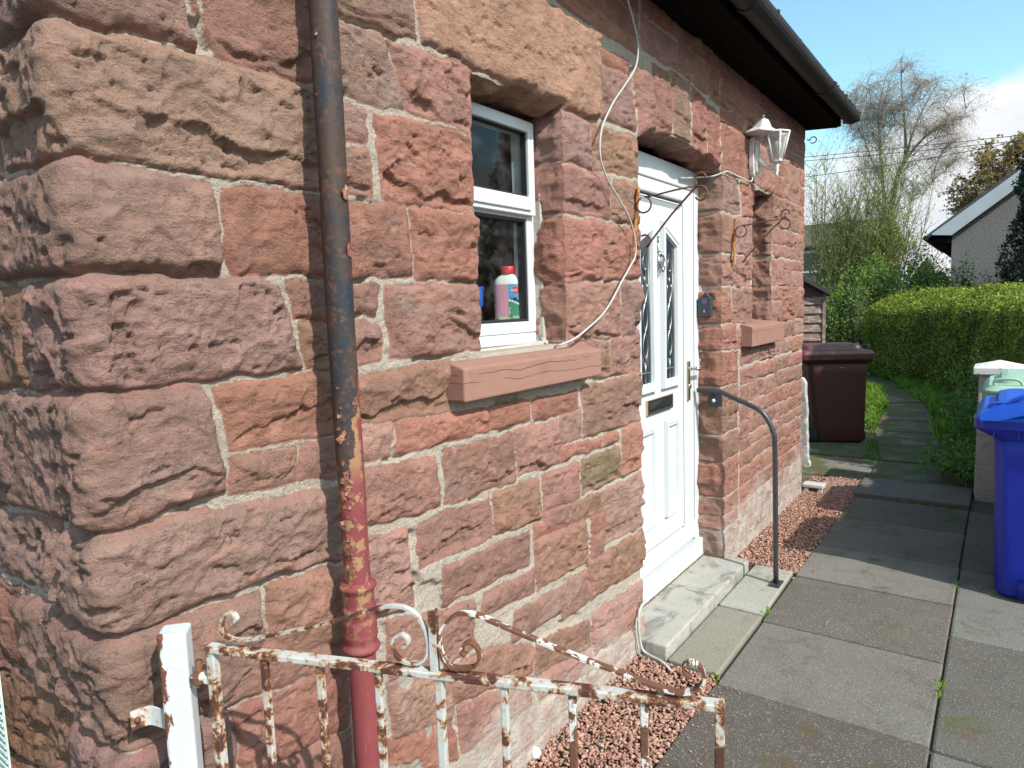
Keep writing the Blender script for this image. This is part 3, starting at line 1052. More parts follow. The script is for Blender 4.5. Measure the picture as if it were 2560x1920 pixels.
# glazing beads round the infill panel, bevelled
bx0, bx1, bz0, bz1 = 2.300, 2.860, 0.300, 1.957
for (a, b) in (((bx0, bz0), (bx1, bz0)),):
    pass
bw = 0.030
def bead_bar(mb, P, Q, w, yo, yi):
    """a sloping moulding between P and Q (x, z); w to the left of the direction"""
    dx, dz = Q[0] - P[0], Q[1] - P[1]
    l = math.hypot(dx, dz)
    tx, tz = dx / l, dz / l
    ox, oz = -tz, tx
    A = [(P[0], yo, P[1]), (P[0], yi, P[1]), (P[0] + (ox + tx) * w, yi, P[1] + (oz + tz) * w)]
    B = [(Q[0], yo, Q[1]), (Q[0], yi, Q[1]), (Q[0] + (ox - tx) * w, yi, Q[1] + (oz - tz) * w)]
    mb.add(A + B, [(0, 1, 2), (5, 4, 3), (0, 2, 5, 3), (0, 3, 4, 1), (1, 4, 5, 2)])
ring = [(bx0, bz0), (bx1, bz0), (bx1, bz1), (bx0, bz1)]
for i in range(4):
    bead_bar(bead, ring[i], ring[(i + 1) % 4], bw, YF + 0.0015, YF + 0.022)
bead.build('glazing_bead', M_PVC, d_o)
gk = MB()
for (a, b, c_, d_) in ((2.861, 2.8645, 0.30, 1.957), (2.2955, 2.299, 0.30, 1.957)):
    gk.box((a, YF + 0.0008, c_), (b, YF + 0.003, d_))
gk.box((2.30, YF + 0.0008, 1.9575), (2.86, YF + 0.003, 1.9595))
gk.box((3.0165, YF + 0.0035, 0.19), (3.0195, YF + 0.02, 2.048))
gk.build('bead_gasket', M_GASKET, d_o)
se = MB()
rr = random.Random(31)
for k in range(90):
    z = 0.19 + 1.93 * k / 90
    se.box((3.086, YF - 0.012 - rr.uniform(0, .006), z), (3.094 + rr.uniform(0, .010), YF + 0.05, z + 0.024))
se.build('white_sealant', M_PVC, dframe)
inf = MB()
inf.box((2.29, YF + 0.016, 0.29), (2.87, YF + 0.045, 1.97))
inf.build('infill_panel', M_PVCPANEL, d_o)


def raised_ring(mb, ring, w, y_out, y_base):
    """raised ogee-like frame following a convex ring (x, z), anticlockwise"""
    n = len(ring)
    cx = sum(p[0] for p in ring) / n
    cz = sum(p[1] for p in ring) / n
    def inset(d):
        out = []
        for i in range(n):
            p, q, r = ring[i - 1], ring[i], ring[(i + 1) % n]
            def nrm(a, b):
                dx, dz = b[0] - a[0], b[1] - a[1]
                l = math.hypot(dx, dz)
                return (-dz / l, dx / l)
            n1, n2 = nrm(p, q), nrm(q, r)
            k = 1 + n1[0] * n2[0] + n1[1] * n2[1]
            out.append((q[0] + d * (n1[0] + n2[0]) / k, q[1] + d * (n1[1] + n2[1]) / k))
        return out
    prof = [(0.0, y_base), (0.0, y_base - 0.005), (0.004, y_out), (w * 0.45, y_out), (w * 0.55, y_out + 0.004), (w * 0.85, y_out + 0.005), (w, y_base + 0.001)]
    L = [[(p[0], y, p[1]) for p in inset(d)] for d, y in prof]
    V = [v for l in L for v in l]
    F = []
    for i in range(len(prof) - 1):
        for k in range(n):
            k2 = (k + 1) % n
            F.append((i * n + k, i * n + k2, (i + 1) * n + k2, (i + 1) * n + k))
    mb.add(V, F)


YB = YF + 0.016
YO = YF + 0.001
for side in ('l', 'r'):
    if side == 'r':
        rg = [(2.605, 1.055), (2.822, 1.055), (2.822, 1.775), (2.612, 1.868)]
        gl = [(2.647, 1.100), (2.782, 1.100), (2.782, 1.755), (2.651, 1.814)]
    else:
        rg = [(2.322, 1.055), (2.535, 1.055), (2.528, 1.868), (2.322, 1.775)]
        gl = [(2.362, 1.100), (2.497, 1.100), (2.493, 1.814), (2.362, 1.755)]
    mb = MB()
    raised_ring(mb, rg, 0.042, YO - 0.008, YB)
    p_o = mb.build('glazed_panel', M_PVC, d_o)
    mb = MB()
    mb.prism(gl, YB - 0.002, YB + 0.012, 'y')
    mb.build('leaded_glass', M_DARKGLASS, p_o)
    mb = MB()
    gx0, gx1 = gl[0][0], gl[1][0]
    gm = (gx0 + gx1) / 2
    yl = YB - 0.0035
    for xx in (gx0 + 0.022, gx1 - 0.022):
        mb.tube([(xx, yl, 1.105), (xx, yl, 1.74)], 0.0015, 5)
    # twisted vine pattern and a lozenge above
    for ph in (0, math.pi):
        mb.tube([(gm + 0.026 * math.sin(ph + k * 0.42), yl, 1.205 + 0.018 * k) for k in range(21)], 0.0026, 6)
    mb.tube([(gm, yl, 1.60), (gm + 0.026, yl, 1.655), (gm, yl, 1.71), (gm - 0.026, yl, 1.655), (gm, yl, 1.60)], 0.0022, 6)
    mb.tube([(gm, yl, 1.105), (gm, yl, 1.20)], 0.003, 6)
    mb.tube([(gm, yl, 1.56), (gm, yl, 1.60)], 0.003, 6)
    mb.tube([(gx0, yl, 1.15), (gx1, yl, 1.15)], 0.003, 6)
    mb.ball((gm, yl - 0.002, 1.63), 0.007, 8, 5)
    mb.build('lead_came', M_LEAD, p_o, True)
for (a, b) in ((2.330, 2.532), (2.640, 2.826)):
    mb = MB()
    raised_ring(mb, [(a, 0.398), (b, 0.398), (b, 0.893), (a, 0.893)], 0.040, YO - 0.006, YB)
    mb.build('lower_panel', M_PVC, d_o)
wb = MB()
wb.prism([(YF + 0.0, 0.288), (YF - 0.010, 0.262), (YF - 0.016, 0.214), (YF - 0.016, 0.206), (YF + 0.0, 0.206)], 2.16, 3.010, 'x')
wb.build('weather_bar', M_PVC, d_o)
lp = MB()
frame_box(lp, 2.430, 2.730, 0.948, 1.019, 0.009, YB - 0.014, YB)
lpo = lp.build('letter_plate', M_BRASS, d_o, bevel=0.002)
lf = MB()
lf.box((2.439, YB - 0.007, 0.957), (2.721, YB, 1.010))
lf.prism([(YB - 0.012, 0.972), (YB - 0.007, 1.006), (YB - 0.006, 1.006), (YB - 0.010, 0.970)], 2.45, 2.71, 'x')
lf.build('letter_flap', plain('black_flap', (0.018, 0.02, 0.018), 0.15), lpo)
kn = MB()
kx = 2.570
kn.prism([(kx - 0.020, 1.635), (kx, 1.610), (kx + 0.020, 1.635), (kx + 0.014, 1.70), (kx + 0.022, 1.725), (kx, 1.755), (kx - 0.022, 1.725), (kx - 0.014, 1.70)], YB - 0.006, YB, 'y')
kn.lathe([(0.002, 0.0), (0.008, 0.008), (0.003, 0.022), (0.009, 0.030), (0.002, 0.050)], 10, Matrix.Translation((kx, YB - 0.008, 1.755)))
kn.ball((kx, YB - 0.014, 1.705), 0.016, 10, 6)
kn.tube(spline([(kx - 0.014, YB - 0.02, 1.71), (kx - 0.036, YB - 0.026, 1.675), (kx - 0.022, YB - 0.030, 1.640), (kx, YB - 0.032, 1.632), (kx + 0.022, YB - 0.030, 1.640), (kx + 0.036, YB - 0.026, 1.675), (kx + 0.014, YB - 0.02, 1.71)], 4), 0.006, 8)
kn.ball((kx, YB - 0.030, 1.630), 0.012, 8, 6)
kn.build('knocker', M_CHROME, d_o, True)
hp = MB()
hp.box((2.908, YF - 0.010, 0.958), (2.936, YF + 0.004, 1.168))
ho = hp.build('door_handle', M_BRASS, d_o, bevel=0.006, bseg=3)
lv = MB()
lv.tube(spline([(2.922, YF - 0.006, 1.128), (2.922, YF - 0.050, 1.128), (2.945, YF - 0.056, 1.127), (3.035, YF - 0.056, 1.122)], 5), [0.010] * 6 + [0.0095] * 10, 10)
lv.build('lever', M_CHROME, ho, True)
lv = MB()
lv.lathe([(0.014, 0.0), (0.014, 0.006), (0.004, 0.007)], 14, Matrix.Translation((2.922, YF - 0.008, 1.035)) @ Matrix.Rotation(R(90), 4, 'X'))
lv.build('key_cylinder', M_CHROME, ho, True)

# ------------------------------------------------------------------ small window, deep in its opening
sw = MB()
frame_box(sw, 3.615, 4.065, 1.345, 2.125, 0.045, 0.125, 0.165)
so = sw.build('small_window', M_PVC, house, bevel=0.004)
pb = MB()
pb.box((3.655, 0.140, 1.385), (4.025, 0.146, 2.085))
pb.build('small_pane', M_DARKGLASS, so)
ss = MB()
ss.prism([(0.12, 1.352), (-0.02, 1.338), (-0.072, 1.322), (-0.072, 1.212), (0.12, 1.212)], 3.395, 4.085, 'x')
ss.build('small_sill', M_SILL, house, bevel=0.004)

# ------------------------------------------------------------------ body of the house, roof and eaves
bd = MB()
bd.box((0.03, 0.86, -0.1), (4.84, 5.6, 2.74))
bd.build('rear_walls', plain('rear_sandstone', (0.27, 0.15, 0.12), 0.9, 0, 0.35, 9, 0.02, 14), house)
en = MB()
en.box((4.70, 0.035, -0.1), (4.865, 0.90, 2.74))
en.build('far_gable_wall', plain('gable_sandstone', (0.27, 0.15, 0.12), 0.9, 0, 0.35, 9, 0.02, 14), house)
gb = MB()
gb.prism([(0.02, 2.76), (2.8, 5.15), (5.6, 2.76)], 0.03, 4.84, 'x')
gb.build('gable_tops', plain('gable_top_stone', (0.29, 0.16, 0.13), 0.9, 0, 0.3, 9, 0.02, 14), house)
rf = MB()
sl_t = (5.25 - 2.80) / (2.8 + 0.24)
rf.prism([(-0.235, 2.798), (-0.235, 2.832), (2.8, 5.295), (2.8, 5.250)], -0.22, 4.95, 'x')
rf.prism([(2.802, 5.250), (2.802, 5.295), (5.9, 2.80), (5.86, 2.77)], -0.22, 4.95, 'x')
for k in range(26):
    yk = -0.26 + k * 0.115
    zk = 2.822 + (yk + 0.235) * (5.295 - 2.832) / 3.035
    rf.prism([(yk, zk), (yk, zk + 0.014), (yk + 0.14, zk + 0.113 + 0.006), (yk + 0.14, zk + 0.105)], -0.235, 4.96, 'x')
roof = rf.build('roof', M_SLATE, house)
ev = MB()
for k in range(3):
    ev.box((-0.20, -0.198 + 0.067 * k, 2.690 + 0.002 * (k % 2)), (4.93, -0.198 + 0.067 * k + 0.064, 2.706))
ev.build('soffit', M_EAVE, house)
fa = MB()
fa.box((-0.22, -0.226, 2.680), (4.945, -0.200, 2.815))
fa.build('fascia', M_EAVE, house)
ve = MB()
ve.prism([(-0.20, 2.68), (-0.20, 2.80), (0.05, 3.00), (0.05, 2.70)], 4.945, 4.965, 'x')
ve.prism([(0.0, 2.70), (0.0, 2.95), (2.8, 5.24), (2.8, 5.05)], 4.945, 4.965, 'x')
ve.build('bargeboard', M_EAVE, house)
gt = MB()
gy, gz_, gr = -0.289, 2.748, 0.060
out_ = [(gy + gr * math.cos(a), gz_ + gr * math.sin(a)) for a in np.linspace(math.pi, 2 * math.pi, 13)]
inn_ = [(gy + (gr - .005) * math.cos(a), gz_ + (gr - .005) * math.sin(a)) for a in np.linspace(2 * math.pi, math.pi, 13)]
gt.prism(out_ + inn_, -0.30, 4.965, 'x')
for xj in (0.9, 2.55, 4.05):
    o2 = [(gy + (gr + .006) * math.cos(a), gz_ + (gr + .006) * math.sin(a)) for a in np.linspace(math.pi, 2 * math.pi, 13)]
    i2 = [(gy + (gr + .0008) * math.cos(a), gz_ + (gr + .0008) * math.sin(a)) for a in np.linspace(2 * math.pi, math.pi, 13)]
    gt.prism(o2 + i2, xj, xj + 0.045, 'x')
for xj in (0.3, 1.3, 2.3, 3.3, 4.3, 4.85):
    gt.box((xj, -0.35, 2.742), (xj + 0.02, -0.226, 2.746))
gt.box((4.962, -0.345, 2.70), (4.968, -0.235, 2.748))
gut = gt.build('gutter', M_GUTTER, house)
# moss on the gutter lip
ms = MB()
rr = random.Random(4)
for k in range(60):
    xx = rr.choice([rr.uniform(0, 4.9), rr.gauss(4.5, .25)])
    ms.ball((min(xx, 4.93), -0.347 + rr.uniform(-.004, .02), 2.748 + rr.uniform(0, .004)), rr.uniform(.004, .012), 6, 4, (1.6, 1, .8))
ms.build('gutter_moss', plain('moss_green', (0.07, 0.09, 0.02), 0.95, 0, 0.4, 60), gut)['kind'] = 'stuff'
# white-edged render patch down the far corner
cr_ = MB()
rr = random.Random(6)
pts = [(-0.006, 0.885), (-0.018, 0.872), (-0.032, 0.842)]
for k in range(12):
    pts.append((-0.034 - 0.0018 * k + rr.uniform(-.004, .004), 0.80 - 0.045 * k))
pts += [(-0.056, 0.255), (-0.068, 0.235), (-0.066, 0.205), (-0.04, 0.195), (-0.01, 0.21), (0.06, 0.21), (0.06, 0.885)]
cr_.prism(pts, 4.872, 4.93, 'x')
cr_.build('corner_render', material('painted_render', lambda t: {'Base Color': t.mix(t.step(t.noise(t.coord(), 18, 6, 0.65), 0.42, 0.58), (0.34, 0.34, 0.325), (0.52, 0.51, 0.48)), 'Roughness': 0.9, 'Normal': t.bump(t.noise(t.coord(), 60, 5), 0.008)}), house, bevel=0.006)

# ------------------------------------------------------------------ drainpipe with its paint peeling
def pipe_fn(t):
    c = t.coord()
    x, y, z = t.xyz(c)
    n = t.noise(t.mapping(c, (1, 1, 0.7)), 26, 6, 0.62, 0.4)
    nn = t.m('SUBTRACT', n, 0.5)
    fine = t.noise(c, 95, 5, 0.65)
    # blue-black bitumen paint, rust bleeding through
    black = t.mix(t.step(t.noise(t.mapping(c, (1, 1, 0.4)), 22, 5, 0.6), 0.38, 0.60), (0.024, 0.030, 0.040), (0.058, 0.036, 0.027))
    black = t.mix(t.m('MULTIPLY', t.step(t.m('ADD', t.m('MULTIPLY', fine, 0.6), t.m('MULTIPLY', n, 0.4)), 0.50, 0.62), 0.8), black, (0.135, 0.062, 0.036))
    red = t.mix(t.noise(t.mapping(c, (1, 1, 0.35)), 24, 5), (0.165, 0.034, 0.040), (0.25, 0.060, 0.060))
    red = t.mix(t.m('MULTIPLY', t.step(t.noise(t.mapping(c, (4, 4, 0.2)), 60, 4), 0.60, 0.75), 0.55), red, (0.40, 0.18, 0.17))
    tan = t.mix(t.noise(c, 30, 4), (0.36, 0.215, 0.10), (0.25, 0.12, 0.07))
    # side: the black skin has come away first on the side facing the door
    side = t.m('MULTIPLY', x, 8.0)
    zz = t.m('ADD', t.m('ADD', z, t.m('MULTIPLY', side, -0.75)), t.m('MULTIPLY', nn, 0.60))
    f_black = t.step(zz, 1.27, 1.278)
    f_tan = t.step(t.m('ADD', t.m('ADD', z, t.m('MULTIPLY', side, 0.6)), t.m('MULTIPLY', nn, -0.6)), 0.955, 0.985)
    gap = t.step(t.noise(t.mapping(c, (1, 1, 1), (4, 2, 6)), 34, 6, 0.65), 0.50, 0.54)
    tanf = t.m('MULTIPLY', t.m('MULTIPLY', t.step(z, 0.70, 0.90), t.step(t.m('ADD', t.m('MULTIPLY', side, -1.0), t.m('MULTIPLY', nn, 0.9)), -0.08, -0.02)), t.m('MAXIMUM', gap, t.step(z, 1.10, 1.18)))
    body = t.mix(tanf, red, tan)
    col = t.mix(f_black, body, black)
    chip = t.m('MULTIPLY', t.step(t.noise(t.mapping(c, (1, 1, 0.8), (7, 7, 1)), 15, 5, 0.6), 0.69, 0.70), t.step(z, 0.6, 0.8))
    col = t.mix(chip, col, t.mix(f_black, (0.02, 0.02, 0.022), (0.40, 0.22, 0.15)))
    dirt = t.m('MULTIPLY', t.step(t.noise(c, 40, 5, 0.7), 0.58, 0.72), 0.4)
    col = t.mix(dirt, col, (0.10, 0.05, 0.035))
    h = t.m('ADD', t.m('MULTIPLY', f_black, 0.6), t.m('ADD', t.m('MULTIPLY', tanf, 0.3), t.m('MULTIPLY', fine, 0.25)))
    return {'Base Color': col, 'Roughness': t.m('MULTIPLY_ADD', fine, 0.35, 0.48), 'Specular IOR Level': 0.3, 'Normal': t.bump(h, 0.0022, 0.8)}


M_PIPE = material('peeling_pipe_paint', pipe_fn)
dp = tag(empty('drainpipe', (0.447, -0.10, 0.0)), 'cast-iron drainpipe, black above and red below, its paint peeling off', 'drainpipe')


def pipe_x(z):
    return 0.0 + 0.0025 * math.sin(z * 3) + 0.008 * (z - 1.2) * 0.4


def ring_tube(mb, z0, z1, rfun, n, seg=28):
    V = []
    F = []
    for i in range(n + 1):
        z = z0 + (z1 - z0) * i / n
        for k in range(seg):
            a = 2 * math.pi * k / seg
            r = rfun(z) + 0.0006 * math.sin(3 * a + z * 9)
            V.append((pipe_x(z) + r * math.cos(a), r * math.sin(a), z))
    for i in range(n):
        for k in range(seg):
            k2 = (k + 1) % seg
            F.append((i * seg + k, i * seg + k2, (i + 1) * seg + k2, (i + 1) * seg + k))
    mb.add(V, F)


mb = MB()
ring_tube(mb, 0.86, 2.72, lambda z: 0.0285 + 0.0004 * math.sin(z * 17), 90)
o = mb.build('upper_pipe', M_PIPE, dp, True)
mb = MB()
ring_tube(mb, -0.02, 0.80, lambda z: 0.0298, 40)
o = mb.build('lower_pipe', M_PIPE, dp, True)


def socket(z):
    t = (z - 0.735) / 0.165
    r = 0.0335
    for c, w, a in ((0.08, 0.05, 0.008), (0.22, 0.04, 0.003), (0.60, 0.05, 0.004), (0.93, 0.06, 0.007)):
        r += a * math.exp(-((t - c) / w) ** 2)
    if 0.25 < t < 0.45:
        r += 0.003
    if t > 0.93:
        r -= (t - 0.93) * 0.12
    if t < 0.03:
        r -= (0.03 - t) * 0.2
    return r


mb = MB()
ring_tube(mb, 0.728, 0.905, socket, 44)
o = mb.build('pipe_socket', M_PIPE, dp, True)
M_FLAKE = material('loose_paint_flake', lambda t: {'Base Color': t.ramp(t.noise(t.coord(), 55, 2), [(0.35, (0.07, 0.035, 0.026)), (0.47, (0.22, 0.10, 0.06)), (0.55, (0.25, 0.05, 0.05)), (0.64, (0.36, 0.22, 0.12))]), 'Roughness': 0.6})
mb = MB()
rr = random.Random(3)
for k in range(70):
    z = rr.choice([rr.gauss(1.06, 0.11), rr.gauss(1.10, 0.10), rr.uniform(0.80, 1.30), rr.uniform(1.2, 2.2)])
    edge_side = rr.random()
    a = rr.gauss(math.pi * 1.16, 0.20) if edge_side < 0.80 else (rr.gauss(0.10, 0.22) if edge_side < 0.93 else rr.uniform(math.pi, 2 * math.pi))
    if z > 1.36 and rr.random() < 0.80:
        continue
    s = rr.uniform(0.0022, 0.0062) * (1.7 if rr.random() < .12 else 1)
    base = 0.0287
    n_ = Vector((math.cos(a), math.sin(a), 0))
    tv = Vector((-math.sin(a), math.cos(a), 0))
    c0 = Vector((pipe_x(z), 0, z)) + n_ * base
    rot = rr.uniform(0, 6.28)
    e1 = tv * math.cos(rot) + Vector((0, 0, 1)) * math.sin(rot)
    e2 = -tv * math.sin(rot) + Vector((0, 0, 1)) * math.cos(rot)
    lift = rr.uniform(0.0005, 0.0045)
    V = []
    for i in range(3):
        for j in (-1, 0, 1):
            wob = 1 + rr.uniform(-.3, .3)
            V.append(c0 + e1 * (s * (i - 0.3) * 0.8) + e2 * (s * 0.7 * j * wob) + n_ * (0.0008 + lift * (i / 2) ** 2 * wob))
    mb.add(V, [(0, 1, 4, 3), (1, 2, 5, 4), (3, 4, 7, 6), (4, 5, 8, 7)])
for (z, a, s) in ((1.715, -1.45, 0.017), (1.60, -1.30, 0.019)):
    n_ = Vector((math.cos(a), math.sin(a), 0))
    tv = Vector((-math.sin(a), math.cos(a), 0))
    c0 = Vector((pipe_x(z), 0, z)) + n_ * 0.0295
    ring_ = []
    for i in range(9):
        th = 2 * math.pi * i / 9
        q = s * rr.uniform(0.6, 1.1)
        ring_.append(c0 + tv * q * math.cos(th) * 0.8 + Vector((0, 0, q * math.sin(th))) + n_ * (rr.uniform(0, .005)))
    mb.add([c0 + n_ * 0.001] + ring_, [(0, i + 1, (i + 1) % 9 + 1) for i in range(9)])
fk = mb.build('peeling_paint', M_FLAKE, dp)
fk['kind'] = 'stuff'

# ------------------------------------------------------------------ rusty painted ironwork of the gate
def rusty(t):
    c = t.coord()
    x, y, z = t.xyz(c)
    n = t.noise(c, 38, 8, 0.74, 0.3)
    n2 = t.noise(t.mapping(c, (1, 1, 0.6), (4, 1, 8)), 12, 4, 0.6)
    white = t.mix(t.noise(c, 20, 4), (0.54, 0.55, 0.54), (0.40, 0.395, 0.36))
    white = t.mix(t.m('MULTIPLY', t.step(t.noise(c, 150, 4, 0.7), 0.54, 0.68), 0.55), white, (0.33, 0.33, 0.31))
    brown = t.mix(t.noise(c, 70, 5), (0.060, 0.026, 0.022), (0.105, 0.043, 0.032))
    orange = t.mix(t.noise(c, 90, 4), (0.30, 0.105, 0.030), (0.17, 0.060, 0.025))
    v = t.m('ADD', t.m('ADD', n, 0.042), t.m('MULTIPLY', t.m('SUBTRACT', n2, 0.5), 0.9))
    stain = t.step(v, 0.44, 0.56)
    col = t.mix(t.m('MULTIPLY', stain, 0.8), white, (0.44, 0.25, 0.115))
    col = t.mix(t.step(v, 0.54, 0.57), col, orange)
    bare = t.step(v, 0.580, 0.605)
    col = t.mix(bare, col, brown)
    h = t.m('SUBTRACT', t.m('MULTIPLY', t.noise(c, 180, 4, 0.6), 0.35), t.m('MULTIPLY', t.step(v, 0.545, 0.555), 0.8))
    return {'Base Color': col, 'Roughness': 0.62, 'Specular IOR Level': 0.35, 'Normal': t.bump(h, 0.0016, 0.9)}


M_RUSTY = material('rusty_white_ironwork', rusty)
M_RUSTY2 = material('mostly_rusted_ironwork', lambda t: {'Base Color': t.mix(t.step(t.noise(t.coord(), 30, 6, 0.65, 0.4), 0.52, 0.55), t.mix(t.noise(t.coord(), 60, 5), (0.085, 0.036, 0.028), (0.20, 0.075, 0.030)), (0.60, 0.57, 0.52)), 'Roughness': 0.75, 'Normal': t.bump(t.noise(t.coord(), 160, 4), 0.0015)})


def post_fn(t):
    c = t.coord()
    x, y, z = t.xyz(c)
    n = t.noise(t.mapping(c, (1, 1, 0.45)), 30, 6, 0.62, 0.3)
    wh = t.mix(t.noise(c, 45, 5, 0.6), (0.60, 0.62, 0.62), (0.48, 0.51, 0.51))
    dx_ = t.m('ADD', x, 0.021)
    dy_ = t.m('ADD', y, 0.021)
    dd_ = t.m('SQRT', t.m('ADD', t.m('MULTIPLY', dx_, dx_), t.m('MULTIPLY', dy_, dy_)))
    top_ = t.m('MULTIPLY', t.step(z, 0.70, 0.955), 0.10)
    edge = t.step(t.m('ADD', t.m('ADD', t.m('MULTIPLY', dd_, -14.0), n), top_), 0.42, 0.46)
    st = t.step(n, 0.62, 0.74)
    near = t.step(t.m('ABSOLUTE', t.m('SUBTRACT', z, 0.80)), 0.10, 0.02)
    col = t.mix(t.m('MULTIPLY', st, t.m('MULTIPLY_ADD', near, 0.7, 0.25)), wh, (0.42, 0.22, 0.095))
    col = t.mix(t.m('MAXIMUM', edge, t.m('MULTIPLY', near, t.step(n, 0.66, 0.70))), col, (0.14, 0.052, 0.030))
    return {'Base Color': col, 'Roughness': 0.45, 'Normal': t.bump(t.noise(c, 110, 4, 0.6), 0.0014)}


M_POST = material('thick_white_post_paint', post_fn)
GD = Vector((0.3576, -0.9339, 0.0))                 # along the gate, away from its hinges
GN = Vector((-0.9339, -0.3576, 0.0))                # towards the street
gate = tag(empty('garden_gate', (0.068, -0.178, 0.0)), 'low white wrought-iron garden gate with scrolls, flaking to rust', 'gate')
gate.rotation_euler = (0, 0, math.atan2(GD.y, GD.x))
# in gate coordinates x runs along the gate, y away from the street (negative y = towards the viewer), z up
mb = MB()
mb.box((-0.006, -0.010, 0.928), (0.806, 0.010, 0.939))
mb.build('top_rail', M_RUSTY, gate, bevel=0.002)
mb = MB()
mb.box((-0.008, -0.011, 0.10), (0.808, 0.011, 0.118))
mb.build('bottom_rail', M_RUSTY, gate, bevel=0.002)
mb = MB()
mb.box((-0.006, -0.008, 0.06), (0.009, 0.008, 0.928))
mb.build('hinge_stile', M_POST if False else M_RUSTY, gate, bevel=0.002)
mb = MB()
mb.box((0.793, -0.007, 0.06), (0.806, 0.007, 0.928))
mb.build('closing_stile', M_RUSTY, gate, bevel=0.002)
for k in range(1, 8):
    mb = MB()
    xk = 0.1 * k
    if k == 4:
        mb.box((xk - 0.0065, -0.0065, 0.118), (xk + 0.0065, 0.0065, 0.928))
        mb.build('centre_bar', M_RUSTY, gate, bevel=0.002)
        continue
    mb.box((xk - 0.0055, -0.0055, 0.118), (xk + 0.0055, 0.0055, 0.928))
    mb.build('bar', M_RUSTY2 if k in (6, 7) else M_RUSTY, gate, bevel=0.0018)
mb = MB()
mb.box((0.388, -0.007, 0.939), (0.400, 0.006, 1.034))
mb.prism([(0.403, 0.944), (0.417, 0.944), (0.408, 0.965), (0.405, 0.985), (0.403, 0.990)], -0.006, -0.002, 'y')
mb.build('finial', M_RUSTY, gate, bevel=0.002)
sL = [(0.046, .979), (0.054, .988), (0.047, .997), (0.034, .995), (0.025, .981), (0.026, .965), (0.037, .955), (0.065, .954), (0.114, .966), (0.167, .981), (0.219, .997), (0.270, 1.016), (0.307, 1.029), (0.338, 1.034), (0.359, 1.029), (0.374, 1.015), (0.383, .995), (0.385, .973), (0.380, .957), (0.366, .947), (0.345, .947), (0.331, .956), (0.326, .969), (0.331, .984), (0.343, .990), (0.352, .984), (0.351, .974), (0.342, .970)]
mb = MB()
mb.tube([(x, 0.0, z) for x, z in spline(sL, 5)], 0, flat=(0.0048, 0.0019), up=(0, 1, 0))
mb.build('scroll', M_RUSTY, gate)
sR = [(0.443, .966), (0.437, .972), (0.441, .984), (0.451, .988), (0.461, .981), (0.464, .966), (0.456, .952), (0.438, .947), (0.420, .947), (0.409, .956), (0.403, .975), (0.403, .993), (0.411, 1.011), (0.426, 1.026), (0.442, 1.032), (0.464, 1.031), (0.498, 1.019), (0.549, 1.002), (0.611, .982), (0.671, .965), (0.710, .953), (0.739, .947), (0.758, .948), (0.773, .957), (0.780, .970), (0.776, .984), (0.764, .991), (0.754, .986), (0.753, .976), (0.761, .970)]
mb = MB()
mb.tube([(x, 0.0, z) for x, z in spline(sR, 5)], 0, flat=(0.0060, 0.0019), up=(0, 1, 0))
mb.build('scroll', M_RUSTY2, gate)
mb = MB()
mb.lathe([(0.004, 0.0), (0.012, 0.002), (0.0125, 0.016), (0.005, 0.018)], 12, Matrix.Translation((-0.030, 0.0, 0.868)))
mb.box((-0.030, -0.005, 0.871), (-0.006, 0.005, 0.883))
mb.build('hinge_eye', M_RUSTY2, gate, bevel=0.0012)

gp = tag(empty('gate_post', (0.045, -0.108, 0.0)), 'white painted iron gate post strapped to the cottage corner', 'gate post')
gp.rotation_euler = (0, 0, gate.rotation_euler[2] + R(28))
mb = MB()
w = 0.0225
oct_ = [(-w, -w * .84), (-w * .84, -w), (w * .84, -w), (w, -w * .84), (w, w * .84), (w * .84, w), (-w * .84, w), (-w, w * .84)]
mb.prism(oct_, -0.05, 0.955, 'z')
mb.add([(x, y, 0.955) for x, y in oct_] + [(x * .90, y * .90, 0.958) for x, y in oct_], [(i, (i + 1) % 8, (i + 1) % 8 + 8, i + 8) for i in range(8)] + [tuple(range(8, 16))])
mb.build('post', M_POST, gp, bevel=0.003)
mb = MB()
Mi = gp.matrix_basis.inverted()
def loc(p):
    v = Mi @ Vector(p)
    return (v.x, v.y, v.z)
mb.tube([loc(p) for p in ((0.062, -0.145, 0.862), (0.062, -0.145, 0.905))], 0.006, 10)
mb.tube([loc(p) for p in ((0.052, -0.118, 0.866), (0.061, -0.143, 0.864))], 0.008, 8)
mb.build('hinge_pin', M_RUSTY2, gp, True)
mb = MB()
pth = [loc(p) for p in ((-0.012, -0.050, 0.803), (0.004, -0.053, 0.803), (0.016, -0.060, 0.803), (0.024, -0.078, 0.800), (0.030, -0.100, 0.797))]
mb.tube(spline(pth, 4), 0, flat=(0.0165, 0.0018), up=(0, 0, 1))
mb.build('wall_strap', M_RUSTY, gp)
mb = MB()
mb.ball(loc((-0.003, -0.055, 0.803)), 0.0055, 8, 5)
mb.build('bolt', M_RUSTY2, gp, True)

# ------------------------------------------------------------------ handrail at the step
M_RAIL = plain('dark_painted_steel', (0.035, 0.037, 0.042), 0.34, 0.0, 0.25, 25, 0.0008, 120)
hr = tag(empty('handrail', (3.01, -0.311, 0.0)), 'dark bent tubular handrail from the door jamb down to the paving', 'handrail')
mb = MB()
pth = [(0, 0.415, 1.004), (0, 0.395, 1.005), (0, 0.33, 1.005), (0, 0.285, 0.998), (0, 0.245, 0.982), (0, 0.13, 0.935), (0, 0.085, 0.912), (0, 0.050, 0.872), (0, 0.022, 0.81), (0, 0.012, 0.74), (0, 0.006, 0.4), (0, 0, 0.01)]
mb.tube(spline(pth, 5), 0.0128, 16)
mb.build('rail', M_RAIL, hr, True)
mb = MB()
mb.box((-0.05, -0.028, 0.012), (0.05, 0.028, 0.018))
mb.build('foot_plate', M_RAIL, hr, bevel=0.002)
mb = MB()
